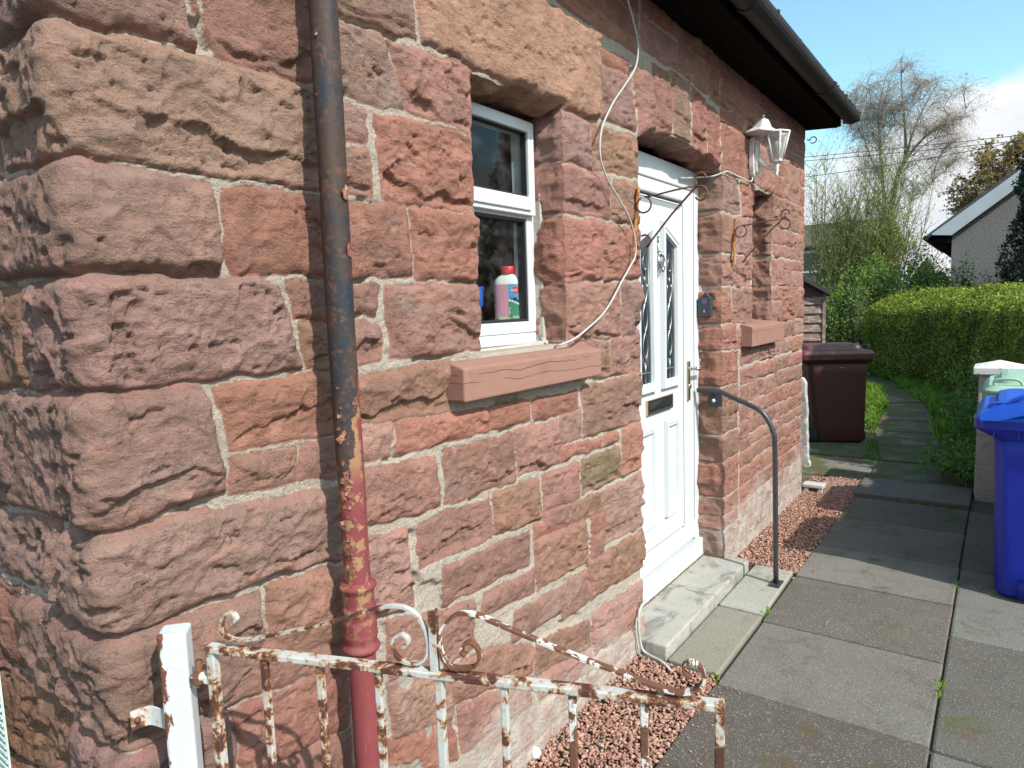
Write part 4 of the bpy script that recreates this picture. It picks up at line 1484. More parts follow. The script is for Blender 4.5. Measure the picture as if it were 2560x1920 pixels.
mb.box((0.052, 0.300, 0.912), (0.060, 0.375, 0.985))
mb.tube([(0.056, 0.340, 0.975), (0.012, 0.340, 1.000)], 0.012, 10)
mb.build('wall_plate', M_RAIL, hr, bevel=0.002)
mb = MB()
mb.lathe([(0.0, 0), (0.010, 0.0), (0.010, 0.003), (0.0, 0.006)], 12, Matrix.Translation((0.052, 0.345, 0.944)) @ Matrix.Rotation(R(-90), 4, 'Y'))
mb.build('screw_cap', M_PVC, hr, True)

# ------------------------------------------------------------------ wall lantern
def lamp_fn(t):
    c = t.coord()
    n = t.step(t.noise(c, 40, 6, 0.65), 0.50, 0.72)
    return {'Base Color': t.mix(n, (0.66, 0.65, 0.62), (0.42, 0.38, 0.33)), 'Roughness': 0.5}


M_LAMP = material('weathered_white_lamp', lamp_fn)
M_LAMPGLASS = material('lamp_glass', lambda t: {'Surface': t.n('ShaderNodeMixShader', None, {0: 0.42, 1: t.n('ShaderNodeBsdfTransparent', None, {'Color': (0.9, 0.9, 0.88, 1)}), 2: t.n('ShaderNodeBsdfPrincipled', None, {'Base Color': (0.5, 0.52, 0.5, 1), 'Roughness': 0.1})})})
ln = tag(empty('wall_lantern', (3.55, 0.0, 2.285)), 'white six-sided wall lantern on a curved arm, its roof slipped askew', 'wall lamp')
mb = MB()
pl = [(-0.030, -0.105), (0.0, -0.122), (0.030, -0.105), (0.040, -0.06), (0.044, 0.0), (0.040, 0.06), (0.030, 0.098), (0.0, 0.112), (-0.030, 0.098), (-0.040, 0.06), (-0.044, 0.0), (-0.040, -0.06)]
mb.prism(pl, -0.040, -0.012, 'y')
mb.prism([(x * .7, z * .85) for x, z in pl], -0.056, -0.040, 'y')
mb.build('back_plate', M_LAMP, ln, bevel=0.004)
ax_y = -0.153
mb = MB()
mb.tube(spline([(0, -0.05, -0.015), (0, -0.070, -0.045), (0, -0.100, -0.068), (0, -0.135, -0.080), (0, ax_y, -0.082)], 5), [0.020] * 3 + [0.016] * 4 + [0.012] * 14, 10)
mb.lathe([(0.002, -0.128), (0.008, -0.122), (0.010, -0.112), (0.006, -0.106), (0.014, -0.095), (0.012, -0.075), (0.016, -0.066), (0.010, -0.055)], 14, Matrix.Translation((0, ax_y, 0)))
mb.build('arm', M_LAMP, ln, True)
mb = MB()
zb, zt = -0.045, 0.108
rb, rt = 0.030, 0.068
hexa = lambda r, z, o=0: [(r * math.cos(R(60 * k + 30)), ax_y + r * math.sin(R(60 * k + 30)), z) for k in range(6)]
mb.lathe([(0.012, -0.058), (0.028, -0.050), (0.034, -0.045), (0.033, -0.036)], 6, Matrix.Translation((0, ax_y, 0)) @ Matrix.Rotation(R(30), 4, 'Z'))
A, B = hexa(rb, zb), hexa(rt, zt)
for k in range(6):
    mb.tube([A[k], B[k]], 0.0055, 6)
    mb.tube([B[k], B[(k + 1) % 6]], 0.0062, 6)
    mb.tube([A[k], A[(k + 1) % 6]], 0.0060, 6)
    a2 = [tuple(np.array(A[j]) * .12 + np.array(B[j]) * .88) for j in (k, (k + 1) % 6)]
    b2 = [tuple(np.array(A[j]) * .10 + np.array(B[j]) * .90) for j in (k, (k + 1) % 6)]
mb.build('cage', M_LAMP, ln, True)
mb = MB()
for k in range(6):
    k2 = (k + 1) % 6
    mb.add([A[k], A[k2], B[k2], B[k]], [(0, 1, 2, 3)])
mb.build('lamp_glass', M_LAMPGLASS, ln)
mb = MB()
mb.lathe([(0.012, -0.02), (0.014, 0.0), (0.022, 0.020), (0.027, 0.040), (0.022, 0.058), (0.0, 0.068)], 14, Matrix.Translation((0, ax_y, 0)))
mb.build('bulb', plain('opal_bulb', (0.75, 0.74, 0.68), 0.3), ln, True)
mb = MB()
prof = [(0.108, 0.0), (0.111, 0.004), (0.082, 0.020), (0.060, 0.034), (0.048, 0.056), (0.036, 0.078), (0.014, 0.090), (0.007, 0.094), (0.010, 0.101), (0.008, 0.110), (0.0015, 0.116)]
mb.lathe(prof, 6, Matrix.Translation((-0.015, -0.074, 0.107)) @ Matrix.Rotation(R(4), 4, 'X') @ Matrix.Rotation(R(4), 4, 'Y') @ Matrix.Rotation(R(12), 4, 'Z'))
mb.build('lamp_roof', M_LAMP, ln, bevel=0.0015)

# ------------------------------------------------------------------ two brackets for hanging baskets
M_BRUST = plain('rusted_bracket_iron', (0.13, 0.055, 0.030), 0.75, 0, 0.45, 40, 0.001, 150)
M_BPLATE = material('orange_rust_plate', lambda t: {'Base Color': t.mix(t.step(t.noise(t.coord(), 45, 5, 0.6), 0.38, 0.6), (0.18, 0.065, 0.022), (0.50, 0.20, 0.045)), 'Roughness': 0.8})


def bracket(px, z0, lean, label):
    b = tag(empty('hanging_basket_bracket', (px, -0.022, z0)), label, 'bracket', 'hanging basket brackets on the cottage wall')
    mb = MB()
    mb.prism([(-0.010 - lean, 0.125), (0.010 - lean, 0.128), (0.012 + lean, -0.125), (-0.008 + lean, -0.128)], -0.004, 0.001, 'y')
    mb.build('back_strip', M_BPLATE, b)
    mb = MB()
    def spiral(c, r0, a0, a1, n=18, r1=None):
        r1 = r1 if r1 is not None else r0 * .55
        return [(0, c[0] + (r0 + (r1 - r0) * i / n) * math.cos(a0 + (a1 - a0) * i / n), c[1] + (r0 + (r1 - r0) * i / n) * math.sin(a0 + (a1 - a0) * i / n)) for i in range(n + 1)]
    E_ = (-0.245, 0.098)
    arm = spiral((-0.036, 0.052), 0.030, R(430), R(95), 18, 0.030)
    mb.tube(arm + [(0, -0.075, 0.0825), (0, -0.16, 0.092)] + [(0, E_[0], E_[1])], 0.0037, 7)
    mb.tube(spiral((-0.268, 0.122), 0.012, R(560), R(300), 14, 0.030) + [(0, E_[0] + .004, E_[1])], 0.0037, 7)
    mb.build('arm', M_BRUST, b, True)
    mb = MB()
    st = spiral((-0.036, -0.088), 0.024, R(60), R(250), 12, 0.026)
    mb.tube(st + [(0, -0.068, -0.085), (0, -0.15, 0.005), (0, E_[0], E_[1] - .004)] + spiral((-0.262, 0.066), 0.030, R(60), R(330), 16, 0.020), 0.0040, 7)
    mb.build('strut', M_BRUST, b, True)
    return b


bracket(2.015, 1.805, -0.026, 'rusty scrolled hanging-basket bracket just left of the white door')
bracket(3.228, 1.790, -0.018, 'rusty scrolled hanging-basket bracket below the white lantern')

# ------------------------------------------------------------------ cables
M_CABLE = plain('grey_cable_sheath', (0.44, 0.43, 0.41), 0.5, 0, 0.15, 30)
cab = [(1.86, -0.10, 2.70), (1.875, -0.065, 2.60), (1.950, -0.05, 2.535), (2.002, -0.046, 2.46), (1.984, -0.046, 2.372), (1.882, -0.047, 2.275), (1.784, -0.047, 2.189), (1.705, -0.045, 2.091), (1.687, -0.045, 2.0), (1.728, -0.045, 1.93), (1.819, -0.046, 1.863), (1.906, -0.047, 1.799), (1.955, -0.047, 1.72), (1.956, -0.046, 1.659), (1.905, -0.045, 1.612), (1.840, -0.045, 1.56), (1.774, -0.045, 1.503), (1.720, -0.045, 1.463), (1.663, -0.045, 1.430), (1.584, -0.047, 1.400), (1.487, -0.047, 1.366), (1.420, -0.03, 1.348), (1.43, 0.0, 1.342), (1.463, 0.05, 1.345), (1.496, 0.10, 1.366)]
mb = MB()
mb.tube(spline(cab, 5), 0.0036, 7)
tag(mb.build('loose_cable', M_CABLE, None, True), 'thin grey cable looping loosely from the eaves to the window sill', 'cable')
mb = MB()
wc = [(2.80, 0.105, 2.085), (2.95, 0.085, 2.105), (3.05, 0.03, 2.118), (3.085, -0.018, 2.137), (3.13, -0.026, 2.141), (3.25, -0.026, 2.139), (3.36, -0.026, 2.139), (3.46, -0.028, 2.137), (3.52, -0.028, 2.150), (3.54, -0.022, 2.20)]
mb.tube(spline(wc, 4), 0.0042, 7)
tag(mb.build('lamp_cable', plain('white_cable_sheath', (0.48, 0.47, 0.44), 0.5), None, True), 'white cable along the bed joint from the door head to the lantern', 'cable')
mb = MB()
wr = [(2.064, -0.022, 0.215), (2.02, -0.024, 0.212), (1.985, -0.026, 0.185), (1.980, -0.028, 0.12), (1.990, -0.032, 0.050), (1.995, -0.045, 0.024), (1.983, -0.085, 0.020), (1.966, -0.130, 0.022), (1.955, -0.158, 0.016), (1.945, -0.185, 0.004)]
mb.tube(spline(wr, 5), 0.0055, 7)
wr2 = [(2.01, -0.020, 0.205), (1.965, -0.022, 0.150), (1.972, -0.024, 0.07), (1.985, -0.028, 0.004)]
mb.tube(spline(wr2, 5), 0.003, 6)
tag(mb.build('step_cable', M_CABLE, None, True), 'grey cable bent down the wall beside the doorstep', 'cable')

# ------------------------------------------------------------------ key box on the door reveal
kb = tag(empty('key_box', (3.075, 0.078, 1.447)), 'small dark grey key box fixed inside the door reveal', 'key box')
mb = MB()
mb.prism([(-0.036, -0.045), (-0.030, -0.052), (0.030, -0.052), (0.036, -0.045), (0.036, 0.050), (-0.036, 0.050)], -0.030, 0.012, 'x')
mb.prism([(-0.026, 0.050), (0.026, 0.050), (0.010, 0.068), (0.004, 0.078), (-0.004, 0.078), (-0.010, 0.068)], -0.016, 0.010, 'x')
kbo = mb.build('case', plain('dark_grey_rubber', (0.040, 0.043, 0.055), 0.55), kb, bevel=0.004)
M_MARK = plain('pale_print', (0.33, 0.34, 0.36), 0.6)
for k in range(3):
    mb = MB()
    mb.box((-0.0325, -0.012, 0.020 + 0.008 * k), (-0.029, 0.012, 0.022 + 0.008 * k))
    mb.build('pale_mark', M_MARK, kb)
mb = MB()
mb.box((-0.0325, -0.002, -0.03), (-0.029, 0.004, -0.016))
mb.build('pale_mark', M_MARK, kb)
# white sensor-like cap on the reveal edge of the door frame (grey moulded strip beside the jamb)

# ------------------------------------------------------------------ iron hook at the far corner
mb = MB()
mb.tube([(4.86, -0.02, 2.609), (4.90, -0.030, 2.609)] + [(4.90, -0.052 + 0.022 * math.cos(a), 2.609 + 0.022 * math.sin(a)) for a in np.linspace(0, 5.6, 16)], 0.004, 7)
tag(mb.build('wall_hook', M_GUTTER, None, True), 'small iron eye hook at the far corner under the eaves', 'hook')

# ------------------------------------------------------------------ things on the inner sill
bt = tag(empty('ant_killer_bottle', (1.452, 0.200, 1.4212), R(-66)), 'white ant killer bottle with red cap and pink and green label behind the glass', 'bottle')
M_BOTTLE = plain('white_bottle_plastic', (0.78, 0.78, 0.76), 0.35)
mb = MB()
def oval(a, b, z, n=20):
    return [(a * math.copysign(abs(math.cos(2 * math.pi * k / n)) ** .7, math.cos(2 * math.pi * k / n)), b * math.copysign(abs(math.sin(2 * math.pi * k / n)) ** .7, math.sin(2 * math.pi * k / n)), z) for k in range(n)]
secs = [oval(0.046, 0.027, 0.0), oval(0.050, 0.030, 0.004), oval(0.050, 0.030, 0.140), oval(0.047, 0.028, 0.152), oval(0.034, 0.024, 0.163), oval(0.024, 0.022, 0.168), oval(0.023, 0.022, 0.172)]
V = [v for s in secs for v in s]
F = [tuple(range(19, -1, -1)), tuple(range(120, 140))]
for i in range(6):
    for k in range(20):
        k2 = (k + 1) % 20
        F.append((i * 20 + k, i * 20 + k2, (i + 1) * 20 + k2, (i + 1) * 20 + k))
mb.add(V, F)
mb.build('body', M_BOTTLE, bt, True)
mb = MB()
mb.lathe([(0.026, 0.170), (0.027, 0.172), (0.027, 0.194), (0.025, 0.197), (0.0, 0.197)], 24)
mb.build('cap', plain('red_cap', (0.62, 0.02, 0.04), 0.35), bt, True)


def label_band(mb, u0, u1, z0, z1, off=0.0008, top=None):
    """label wrapped on the front half of the bottle; u from -1 to 1 across the front"""
    n = 12
    V = []
    for i in range(n + 1):
        u = u0 + (u1 - u0) * i / n
        a = -math.pi / 2 + u * math.pi / 2
        ca, sa = math.cos(a), math.sin(a)
        x = (0.050 + off) * math.copysign(abs(ca) ** .7, ca)
        y = (0.030 + off) * math.copysign(abs(sa) ** .7, sa)
        zt_ = z1 if top is None else z1 + (top - z1) * i / n
        V += [(x, y, z0), (x, y, zt_)]
    mb.add(V, [(2 * i, 2 * i + 2, 2 * i + 3, 2 * i + 1) for i in range(n)])


mb = MB(); label_band(mb, -0.98, 0.02, 0.006, 0.135)
pk = mb.build('pink_label', plain('pink_print', (0.62, 0.27, 0.36), 0.5, 0, 0.05), bt, True)
M_LINE = plain('pale_print_lines', (0.75, 0.55, 0.58), 0.5)
for k, (zz_, w_) in enumerate(((0.118, .5), (0.100, .6), (0.088, .5), (0.076, .6), (0.064, .4), (0.03, .6), (0.022, .6), (0.014, .5))):
    mb = MB()
    label_band(mb, -0.92, -0.92 + w_, zz_, zz_ + 0.003, 0.0012)
    mb.build('label_line', M_LINE, pk, True)
mb = MB(); label_band(mb, 0.02, 0.98, 0.06, 0.135)
mb.build('blue_label', plain('blue_print', (0.10, 0.30, 0.55), 0.5, 0, 0.05), bt, True)
mb = MB(); label_band(mb, 0.02, 0.98, 0.006, 0.078, 0.0011, 0.048)
mb.build('green_label', plain('green_print', (0.02, 0.22, 0.12), 0.5, 0, 0.05), bt, True)
mb = MB(); label_band(mb, 0.02, 0.98, 0.078, 0.083, 0.0013, 0.053)
V = mb.V
mb.V = [(v[0], v[1], v[2] if i % 2 else V[i + 1][2] - 0.006) for i, v in enumerate(V)]
mb.build('white_stripe', M_BOTTLE, bt, True)
mb = MB(); label_band(mb, 0.20, 0.52, 0.102, 0.126, 0.0013)
rd = mb.build('red_square', plain('red_print', (0.65, 0.03, 0.07), 0.5), bt, True)
mb = MB()
mb.ball((0.026, -0.0285, 0.083), 0.008, 8, 5, (1.2, .25, .7))
mb.ball((0.036, -0.0262, 0.077), 0.005, 8, 5, (1.2, .25, .8))
for k in range(4):
    mb.tube([(0.020 + .006 * k, -0.0305, 0.086), (0.017 + .008 * k, -0.0315, 0.091), (0.014 + .009 * k, -0.0312, 0.070)], 0.0006, 4)
mb.build('ant_picture', plain('black_print', (0.02, 0.02, 0.03), 0.5), bt)


def text_mesh(name, body, size, mat, parent, M, depth=0.0003):
    cu_ = bpy.data.curves.new(name, 'FONT')
    cu_.body = body
    cu_.size = size
    cu_.extrude = depth
    tmp = bpy.data.objects.new(name, cu_)
    COL.objects.link(tmp)
    bpy.context.view_layer.update()
    me = bpy.data.meshes.new_from_object(tmp.evaluated_get(bpy.context.evaluated_depsgraph_get()))
    bpy.data.objects.remove(tmp)
    me.materials.clear()
    me.materials.append(mat)
    o = bpy.data.objects.new(name, me)
    COL.objects.link(o)
    o.parent = parent
    o.matrix_local = M
    return o


M_TXT = plain('white_print', (0.80, 0.80, 0.78), 0.5)
TM = Matrix.Rotation(R(90), 4, 'X')
text_mesh('lettering', 'Ant &', 0.019, M_TXT, bt, Matrix.Translation((0.006, -0.0318, 0.046)) @ Matrix.Rotation(R(14), 4, 'Z') @ TM)
text_mesh('lettering', 'Killer', 0.019, M_TXT, bt, Matrix.Translation((0.006, -0.0318, 0.030)) @ Matrix.Rotation(R(14), 4, 'Z') @ TM)
for k in range(3):
    mb = MB(); label_band(mb, 0.14, 0.9 - .1 * k, 0.022 - 0.005 * k, 0.0236 - 0.005 * k, 0.0016)
    mb.build('fine_print', M_TXT, bt, True)
text_mesh('red_square_lettering', 'B&Q', 0.011, M_TXT, bt, Matrix.Translation((0.0145, -0.0322, 0.110)) @ Matrix.Rotation(R(12), 4, 'Z') @ TM)

sb = tag(empty('spray_bottle', (1.352, 0.275, 1.421)), 'blue bottle half hidden behind the stone jamb on the inner sill', 'bottle')
mb = MB()
mb.lathe([(0.020, 0.0), (0.024, 0.003), (0.024, 0.070), (0.018, 0.085)], 16)
mb.build('body', plain('black_bottle', (0.03, 0.035, 0.04), 0.4), sb, True)
mb = MB()
mb.lathe([(0.022, 0.055), (0.030, 0.062), (0.032, 0.105), (0.027, 0.118), (0.012, 0.126)], 16)
mb.box((-0.01, -0.012, 0.11), (0.04, 0.012, 0.130))
mb.build('blue_top', plain('bright_blue_plastic', (0.02, 0.10, 0.45), 0.35), sb, True)
mb = MB()
mb.ball((0, 0, 0.014), 0.026, 14, 8, (1.4, 0.8, 0.55))
o = mb.build('striped_pebble', material('striped_stone', lambda t: {'Base Color': t.mix(t.step(t.n('ShaderNodeTexWave', None, {'Vector': t.mapping(t.coord(), (1, 1, 1.5)), 'Scale': 55.0, 'Distortion': 4.0}), 0.4, 0.6), (0.12, 0.10, 0.08), (0.42, 0.37, 0.28)), 'Roughness': 0.6}), None, True, loc=(1.385, 0.176, 1.4212))
tag(o, 'small striped pebble lying in front of the ant killer bottle', 'pebble')

# ------------------------------------------------------------------ wheelie bins
def rrect(hx, y0, y1, r, z, n=5):
    out = []
    for cx, cy, a0 in ((hx - r, y0 + r, -90), (hx - r, y1 - r, 0), (-hx + r, y1 - r, 90), (-hx + r, y0 + r, 180)):
        for k in range(n + 1):
            a = R(a0 + 90 * k / n)
            out.append((cx + r * math.cos(a), cy + r * math.sin(a), z))
    return out


def loft(mb, loops, cap0=True, cap1=True):
    n = len(loops[0])
    V = [v for l in loops for v in l]
    F = []
    for i in range(len(loops) - 1):
        for k in range(n):
            k2 = (k + 1) % n
            F.append((i * n + k, i * n + k2, (i + 1) * n + k2, (i + 1) * n + k))
    if cap0:
        F.append(tuple(range(n - 1, -1, -1)))
    if cap1:
        F.append(tuple((len(loops) - 1) * n + k for k in range(n)))
    mb.add(V, F)


def bin_mat(name, col, rough=0.42):
    def fn(t):
        c = t.coord()
        n = t.noise(t.mapping(c, (1, 1, 0.5)), 5, 6, 0.6)
        scuff = t.step(t.noise(t.mapping(c, (1, 1, 0.3), (2, 3, 4)), 22, 6, 0.7), 0.60, 0.80)
        base = t.scalec(col, t.m('MULTIPLY_ADD', n, 0.5, 0.75))
        streak = t.step(t.noise(t.mapping(c, (1, 1, 0.06), (5, 2, 1)), 26, 5, 0.65), 0.56, 0.78)
        base = t.mix(t.m('MULTIPLY', streak, 0.16), base, (col[0] * .5 + .10, col[1] * .5 + .10, col[2] * .5 + .10))
        base = t.mix(t.m('MULTIPLY', scuff, 0.12), base, (col[0] * .6 + .16, col[1] * .6 + .16, col[2] * .6 + .15))
        return {'Base Color': base, 'Roughness': t.m('MULTIPLY_ADD', n, 0.25, rough - .1), 'Specular IOR Level': 0.45,
                'Normal': t.bump(t.noise(c, 260, 3), 0.0006)}
    return material(name, fn)


M_TYRE = plain('black_rubber', (0.02, 0.02, 0.021), 0.8)


def wheelie(loc, rz, mats, label, hb=0.205, ht=0.235, hr=0.285, db=0.48, dt=0.56, dr=0.66, zr=0.835, lid=(0.885, 1.0), emblem=False, front_wave=False):
    o = tag(empty('wheelie_bin', loc, rz), label, 'wheelie bin', 'wheelie bins beside the path')
    body, lidm = mats
    mb = MB()
    sec = [rrect(hb - .01, 0.035, db - .01, 0.06, 0.012), rrect(hb, 0.025, db, 0.065, 0.03)]
    for k in range(1, 7):
        t = k / 6
        sec.append(rrect(hb + (ht - hb) * t, 0.025 - 0.0 * t, db + (dt - db) * t, 0.065 - .01 * t, 0.03 + (zr - 0.03) * t))
    loft(mb, sec)
    mb.box((-hb * .55, -0.0, 0.02), (hb * .55, 0.04, 0.10))
    b_o = mb.build('body', body, o, True)
    mb = MB()
    loft(mb, [rrect(ht - .01, 0.02, dt, .05, zr - .055), rrect(hr - .012, -0.010, dr - .03, .05, zr - .012), rrect(hr, -0.022, dr - .02, .05, zr), rrect(hr, -0.022, dr - .02, .05, zr + .046), rrect(hr - .02, 0.0, dr - .04, .04, zr + .050)])
    for k in range(6):
        xk = -hr * .75 + k * hr * .3
        mb.box((xk - .004, -0.012, zr - .05), (xk + .004, 0.03, zr + .0))
    mb.build('rim', body, o, bevel=0.003)
    z0, z1 = lid
    mb = MB()
    h1 = z1 - z0
    loops = [rrect(hr - .012, -0.030, dr - .02, .05, z0 - .012), rrect(hr - .008, -0.034, dr - .02, .05, z0 + .004), rrect(hr - .03, -0.012, dr - .03, .06, z0 + h1 * .38)]
    loops += [rrect(hr - .075, 0.055, dr - .07, .06, z0 + h1 * .46), rrect(hr - .088, 0.075, dr - .085, .06, z0 + h1 * .86), rrect(hr - .12, 0.10, dr - .11, .06, z1), rrect(hr * .3, dr * .4, dr * .6, .04, z1 + .006)]
    loft(mb, loops)
    l_o = mb.build('lid', lidm, o, bevel=0.004)
    mb = MB()
    for s in (-1, 1):
        mb = MB()
        mb.tube(spline([(s * (hr - .055), 0.02, z0 + h1 * .40), (s * (hr - .06), 0.015, z0 + h1 * .75), (s * (hr - .10), 0.015, z0 + h1 * .88), (s * (hr - .17), 0.015, z0 + h1 * .80), (s * (hr - .19), 0.02, z0 + h1 * .40)], 4), 0.008, 8)
        mb.build('grip', lidm, l_o, True)
    mb = MB()
    mb.tube([(-hr * .8, dr + .03, z0 - .03), (hr * .8, dr + .03, z0 - .03)], 0.014, 10)
    for s in (-1, 0, 1):
        mb.box((s * hr * .7 - .03, dr - .06, z0 - .055), (s * hr * .7 + .03, dr + .035, z0 - .01))
    mb.build('hinge_bar', lidm, l_o, True)
    if front_wave:
        mb = MB()
        up_, lo_ = [], []
        for k in range(25):
            u = -1 + 2 * k / 24
            xx = u * (hr - .02)
            au = abs(u)
            up_.append((xx, z0 + 0.020 + 0.085 * (1 - au ** 2.2)))
            lo_.append((xx, z0 - 0.006 + (0.050 * (1 - (au / .72) ** 2) if au < .72 else 0.0)))
        n = len(up_)
        for y0_, y1_ in ((-0.055, 0.02),):
            V = [(x, y0_ + 0.02, z) for x, z in up_] + [(x, y0_, z) for x, z in lo_] + [(x, y1_ + .05, z + .012) for x, z in up_] + [(x, y1_, z) for x, z in lo_]
            F = []
            for k in range(n - 1):
                F += [(k, n + k, n + k + 1, k + 1), (2 * n + k, k, k + 1, 2 * n + k + 1), (n + k, 3 * n + k, 3 * n + k + 1, n + k + 1), (3 * n + k, 2 * n + k, 2 * n + k + 1, 3 * n + k + 1)]
            mb.add(V, F)
        mb.tube(spline([(-0.20, -0.02, z0 + .055), (-0.15, -0.03, z0 + .10), (-0.06, -0.03, z0 + .135), (0.06, -0.03, z0 + .135), (0.15, -0.03, z0 + .10), (0.20, -0.02, z0 + .055)], 6), 0.011, 8)
        mb.build('front_lip', lidm, l_o, True, bevel=0.003)
        mb = MB()
        mb.box((-hr - .0015, 0.03, z0 - .045), (-hr + .001, 0.11, z0 - .002))
        mb.build('address_sticker', plain('pale_sticker', (0.50, 0.52, 0.60), 0.4), b_o)
    if emblem:
        mb = MB()
        xs = -(ht - .004)
        mb.tube([(xs + .002, 0.27 + 0.032 * math.cos(a), 0.72 + 0.034 * math.sin(a)) for a in np.linspace(0, 2 * math.pi, 25)], 0.003, 5)
        mb.build('emblem_ring', body, b_o, True)
        mb = MB()
        mb.box((xs - .003, 0.245, 0.772), (xs + .01, 0.295, 0.782))
        mb.build('pale_tag', plain('pale_tag', (0.30, 0.25, 0.24), 0.5), b_o)
    for s in (-1, 1):
        mb = MB()
        mb.lathe([(0.0, -.02), (0.07, -.02), (0.085, -.012), (0.085, .012), (0.07, .02), (0.0, .02)], 22, Matrix.Translation((s * (hb - .035), db + .01, 0.087)) @ Matrix.Rotation(R(90), 4, 'Y'))
        mb.build('wheel', M_TYRE, o, True)
    return o


M_BLUE = bin_mat('blue_bin_plastic', (0.004, 0.018, 0.30), 0.40)
M_BLUELID = bin_mat('blue_lid_plastic', (0.010, 0.085, 0.55), 0.38)
M_BROWN = bin_mat('brown_bin_plastic', (0.085, 0.026, 0.020), 0.55)
M_BROWNLID = bin_mat('brown_lid_plastic', (0.13, 0.045, 0.040), 0.34)
M_GREEN = bin_mat('faded_green_bin_plastic', (0.16, 0.36, 0.22), 0.5)
M_MAUVE = bin_mat('faded_green_lid_plastic', (0.34, 0.52, 0.38), 0.5)
wheelie((3.385, -1.430, 0.0), R(-90), (M_BLUE, M_BLUELID), 'bright blue wheelie bin with a pale sticker at its rim, nearest the camera', zr=0.832, lid=(0.882, 0.965), hr=0.310, front_wave=True)
wheelie((4.28, -1.44, 0.0), R(-90), (M_GREEN, M_MAUVE), 'pale green wheelie bin half hidden between the blue bin and the gate pier', zr=0.855, lid=(0.905, 0.985), hr=0.312)
wheelie((7.25, -0.06, 0.0), R(26.4), (M_BROWN, M_BROWNLID), 'dark brown wheelie bin standing past the far corner of the cottage', zr=0.86, lid=(0.91, 1.005), db=0.50, dt=0.60, dr=0.70, emblem=True)


# ------------------------------------------------------------------ concrete gate pier
def block_fn(t):
    c = t.coord()
    col = t.mix(t.noise(c, 8, 6, 0.65), (0.36, 0.345, 0.32), (0.50, 0.485, 0.46))
    col = t.mix(t.m('MULTIPLY', t.step(t.noise(c, 16, 5, 0.65), 0.52, 0.70), 0.6), col, (0.17, 0.15, 0.12))
    col = t.scalec(col, t.m('MULTIPLY_ADD', t.noise(c, 260, 3, 0.7), 0.6, 0.7))
    return {'Base Color': col, 'Roughness': 0.92, 'Normal': t.bump(t.noise(c, 120, 5, 0.7), 0.004)}


M_BLOCK = material('concrete_block', block_fn)
pier = tag(empty('gate_pier', (5.36, -1.205, 0.0)), 'concrete block pier with a white pyramid cap behind the bins', 'pier')
mb = MB()
for k in range(4):
    mb.box((-0.113 + .002 * (k % 2), -0.118, 0.045 + 0.215 * k), (0.113, 0.118 - .002 * (k % 2), 0.045 + 0.215 * k + 0.207))
mb.box((-0.108, -0.113, -0.02), (0.108, 0.113, 0.92))
mb.build('pier_blocks', M_BLOCK, pier, bevel=0.005)
mb = MB()
c_ = [(-.15, -.15), (.15, -.15), (.15, .15), (-.15, .15)]
mb.add([(x, y, .905) for x, y in c_] + [(x, y, .955) for x, y in c_] + [(0, 0, 1.0)], [(3, 2, 1, 0), (0, 1, 5, 4), (1, 2, 6, 5), (2, 3, 7, 6), (3, 0, 4, 7), (4, 5, 8), (5, 6, 8), (6, 7, 8), (7, 4, 8)])
mb.build('pier_cap', material('white_cap_paint', lambda t: {'Base Color': t.mix(t.step(t.noise(t.coord(), 24, 6, 0.65), 0.54, 0.68), (0.72, 0.72, 0.69), (0.36, 0.33, 0.28)), 'Roughness': 0.8}), pier, bevel=0.006)


# ------------------------------------------------------------------ ground, path and paving
def slab_fn(dark, light, moss=0.0):
    def fn(t):
        c = t.coord()
        tone = t.attr('tone')
        n = t.noise(c, 2.6, 6, 0.6)
        col = t.mix(n, dark, light)
        col = t.mix(t.step(tone, 0.35, 0.75), col, t.mix(n, (dark[0] * .92, dark[1] * .98, dark[2] * 1.02), (light[0] * .90, light[1] * .98, light[2] * 1.02)))
        col = t.scalec(col, t.m('MULTIPLY_ADD', tone, 0.75, 0.58))
        blot = t.step(t.noise(t.mapping(c, (1, 1, 1), (3, 8, 1)), 7, 6, 0.65, 0.5), 0.48, 0.68)
        col = t.mix(t.m('MULTIPLY', blot, 0.40), col, (dark[0] * .6, dark[1] * .58, dark[2] * .55))
        g1 = t.noise(c, 170, 3, 0.7)
        col = t.mix(t.step(g1, 0.57, 0.66), col, (0.30, 0.28, 0.245))
        col = t.mix(t.step(t.noise(t.mapping(c, (1, 1, 1), (7, 2, 4)), 200, 3, 0.7), 0.57, 0.66), col, (0.045, 0.04, 0.036))
        pink = t.step(t.noise(t.mapping(c, (1, 1, 1), (1, 9, 4)), 110, 3, 0.7), 0.63, 0.70)
        col = t.mix(t.m('MULTIPLY', pink, 0.6), col, (0.27, 0.17, 0.14))
        if moss:
            mm = t.step(t.noise(t.mapping(c, (1, 1, 1), (2, 2, 6)), 3.2, 6, 0.68, 0.3), 0.62 - moss * .14, 0.72 - moss * .12)
            mc = t.mix(t.step(t.noise(c, 5, 4), 0.45, 0.6), (0.070, 0.090, 0.018), (0.105, 0.060, 0.032))
            col = t.mix(t.m('MULTIPLY', mm, 0.85), col, mc)
        return {'Base Color': col, 'Roughness': 0.9, 'Specular IOR Level': 0.25, 'Normal': t.bump(t.m('ADD', g1, t.noise(c, 60, 5)), 0.003, 0.7)}
    return fn


M_SLAB = material('aggregate_paving', slab_fn((0.118, 0.100, 0.082), (0.185, 0.162, 0.137), 0.35))
M_OLDSLAB = material('mossy_paving', slab_fn((0.130, 0.104, 0.082), (0.215, 0.180, 0.148), 1.7))
M_STRIP = material('worn_concrete', slab_fn((0.115, 0.104, 0.088), (0.180, 0.164, 0.140), 0.3))
M_PALE = material('pale_concrete_slab', slab_fn((0.25, 0.225, 0.180), (0.33, 0.30, 0.245), 0.2))


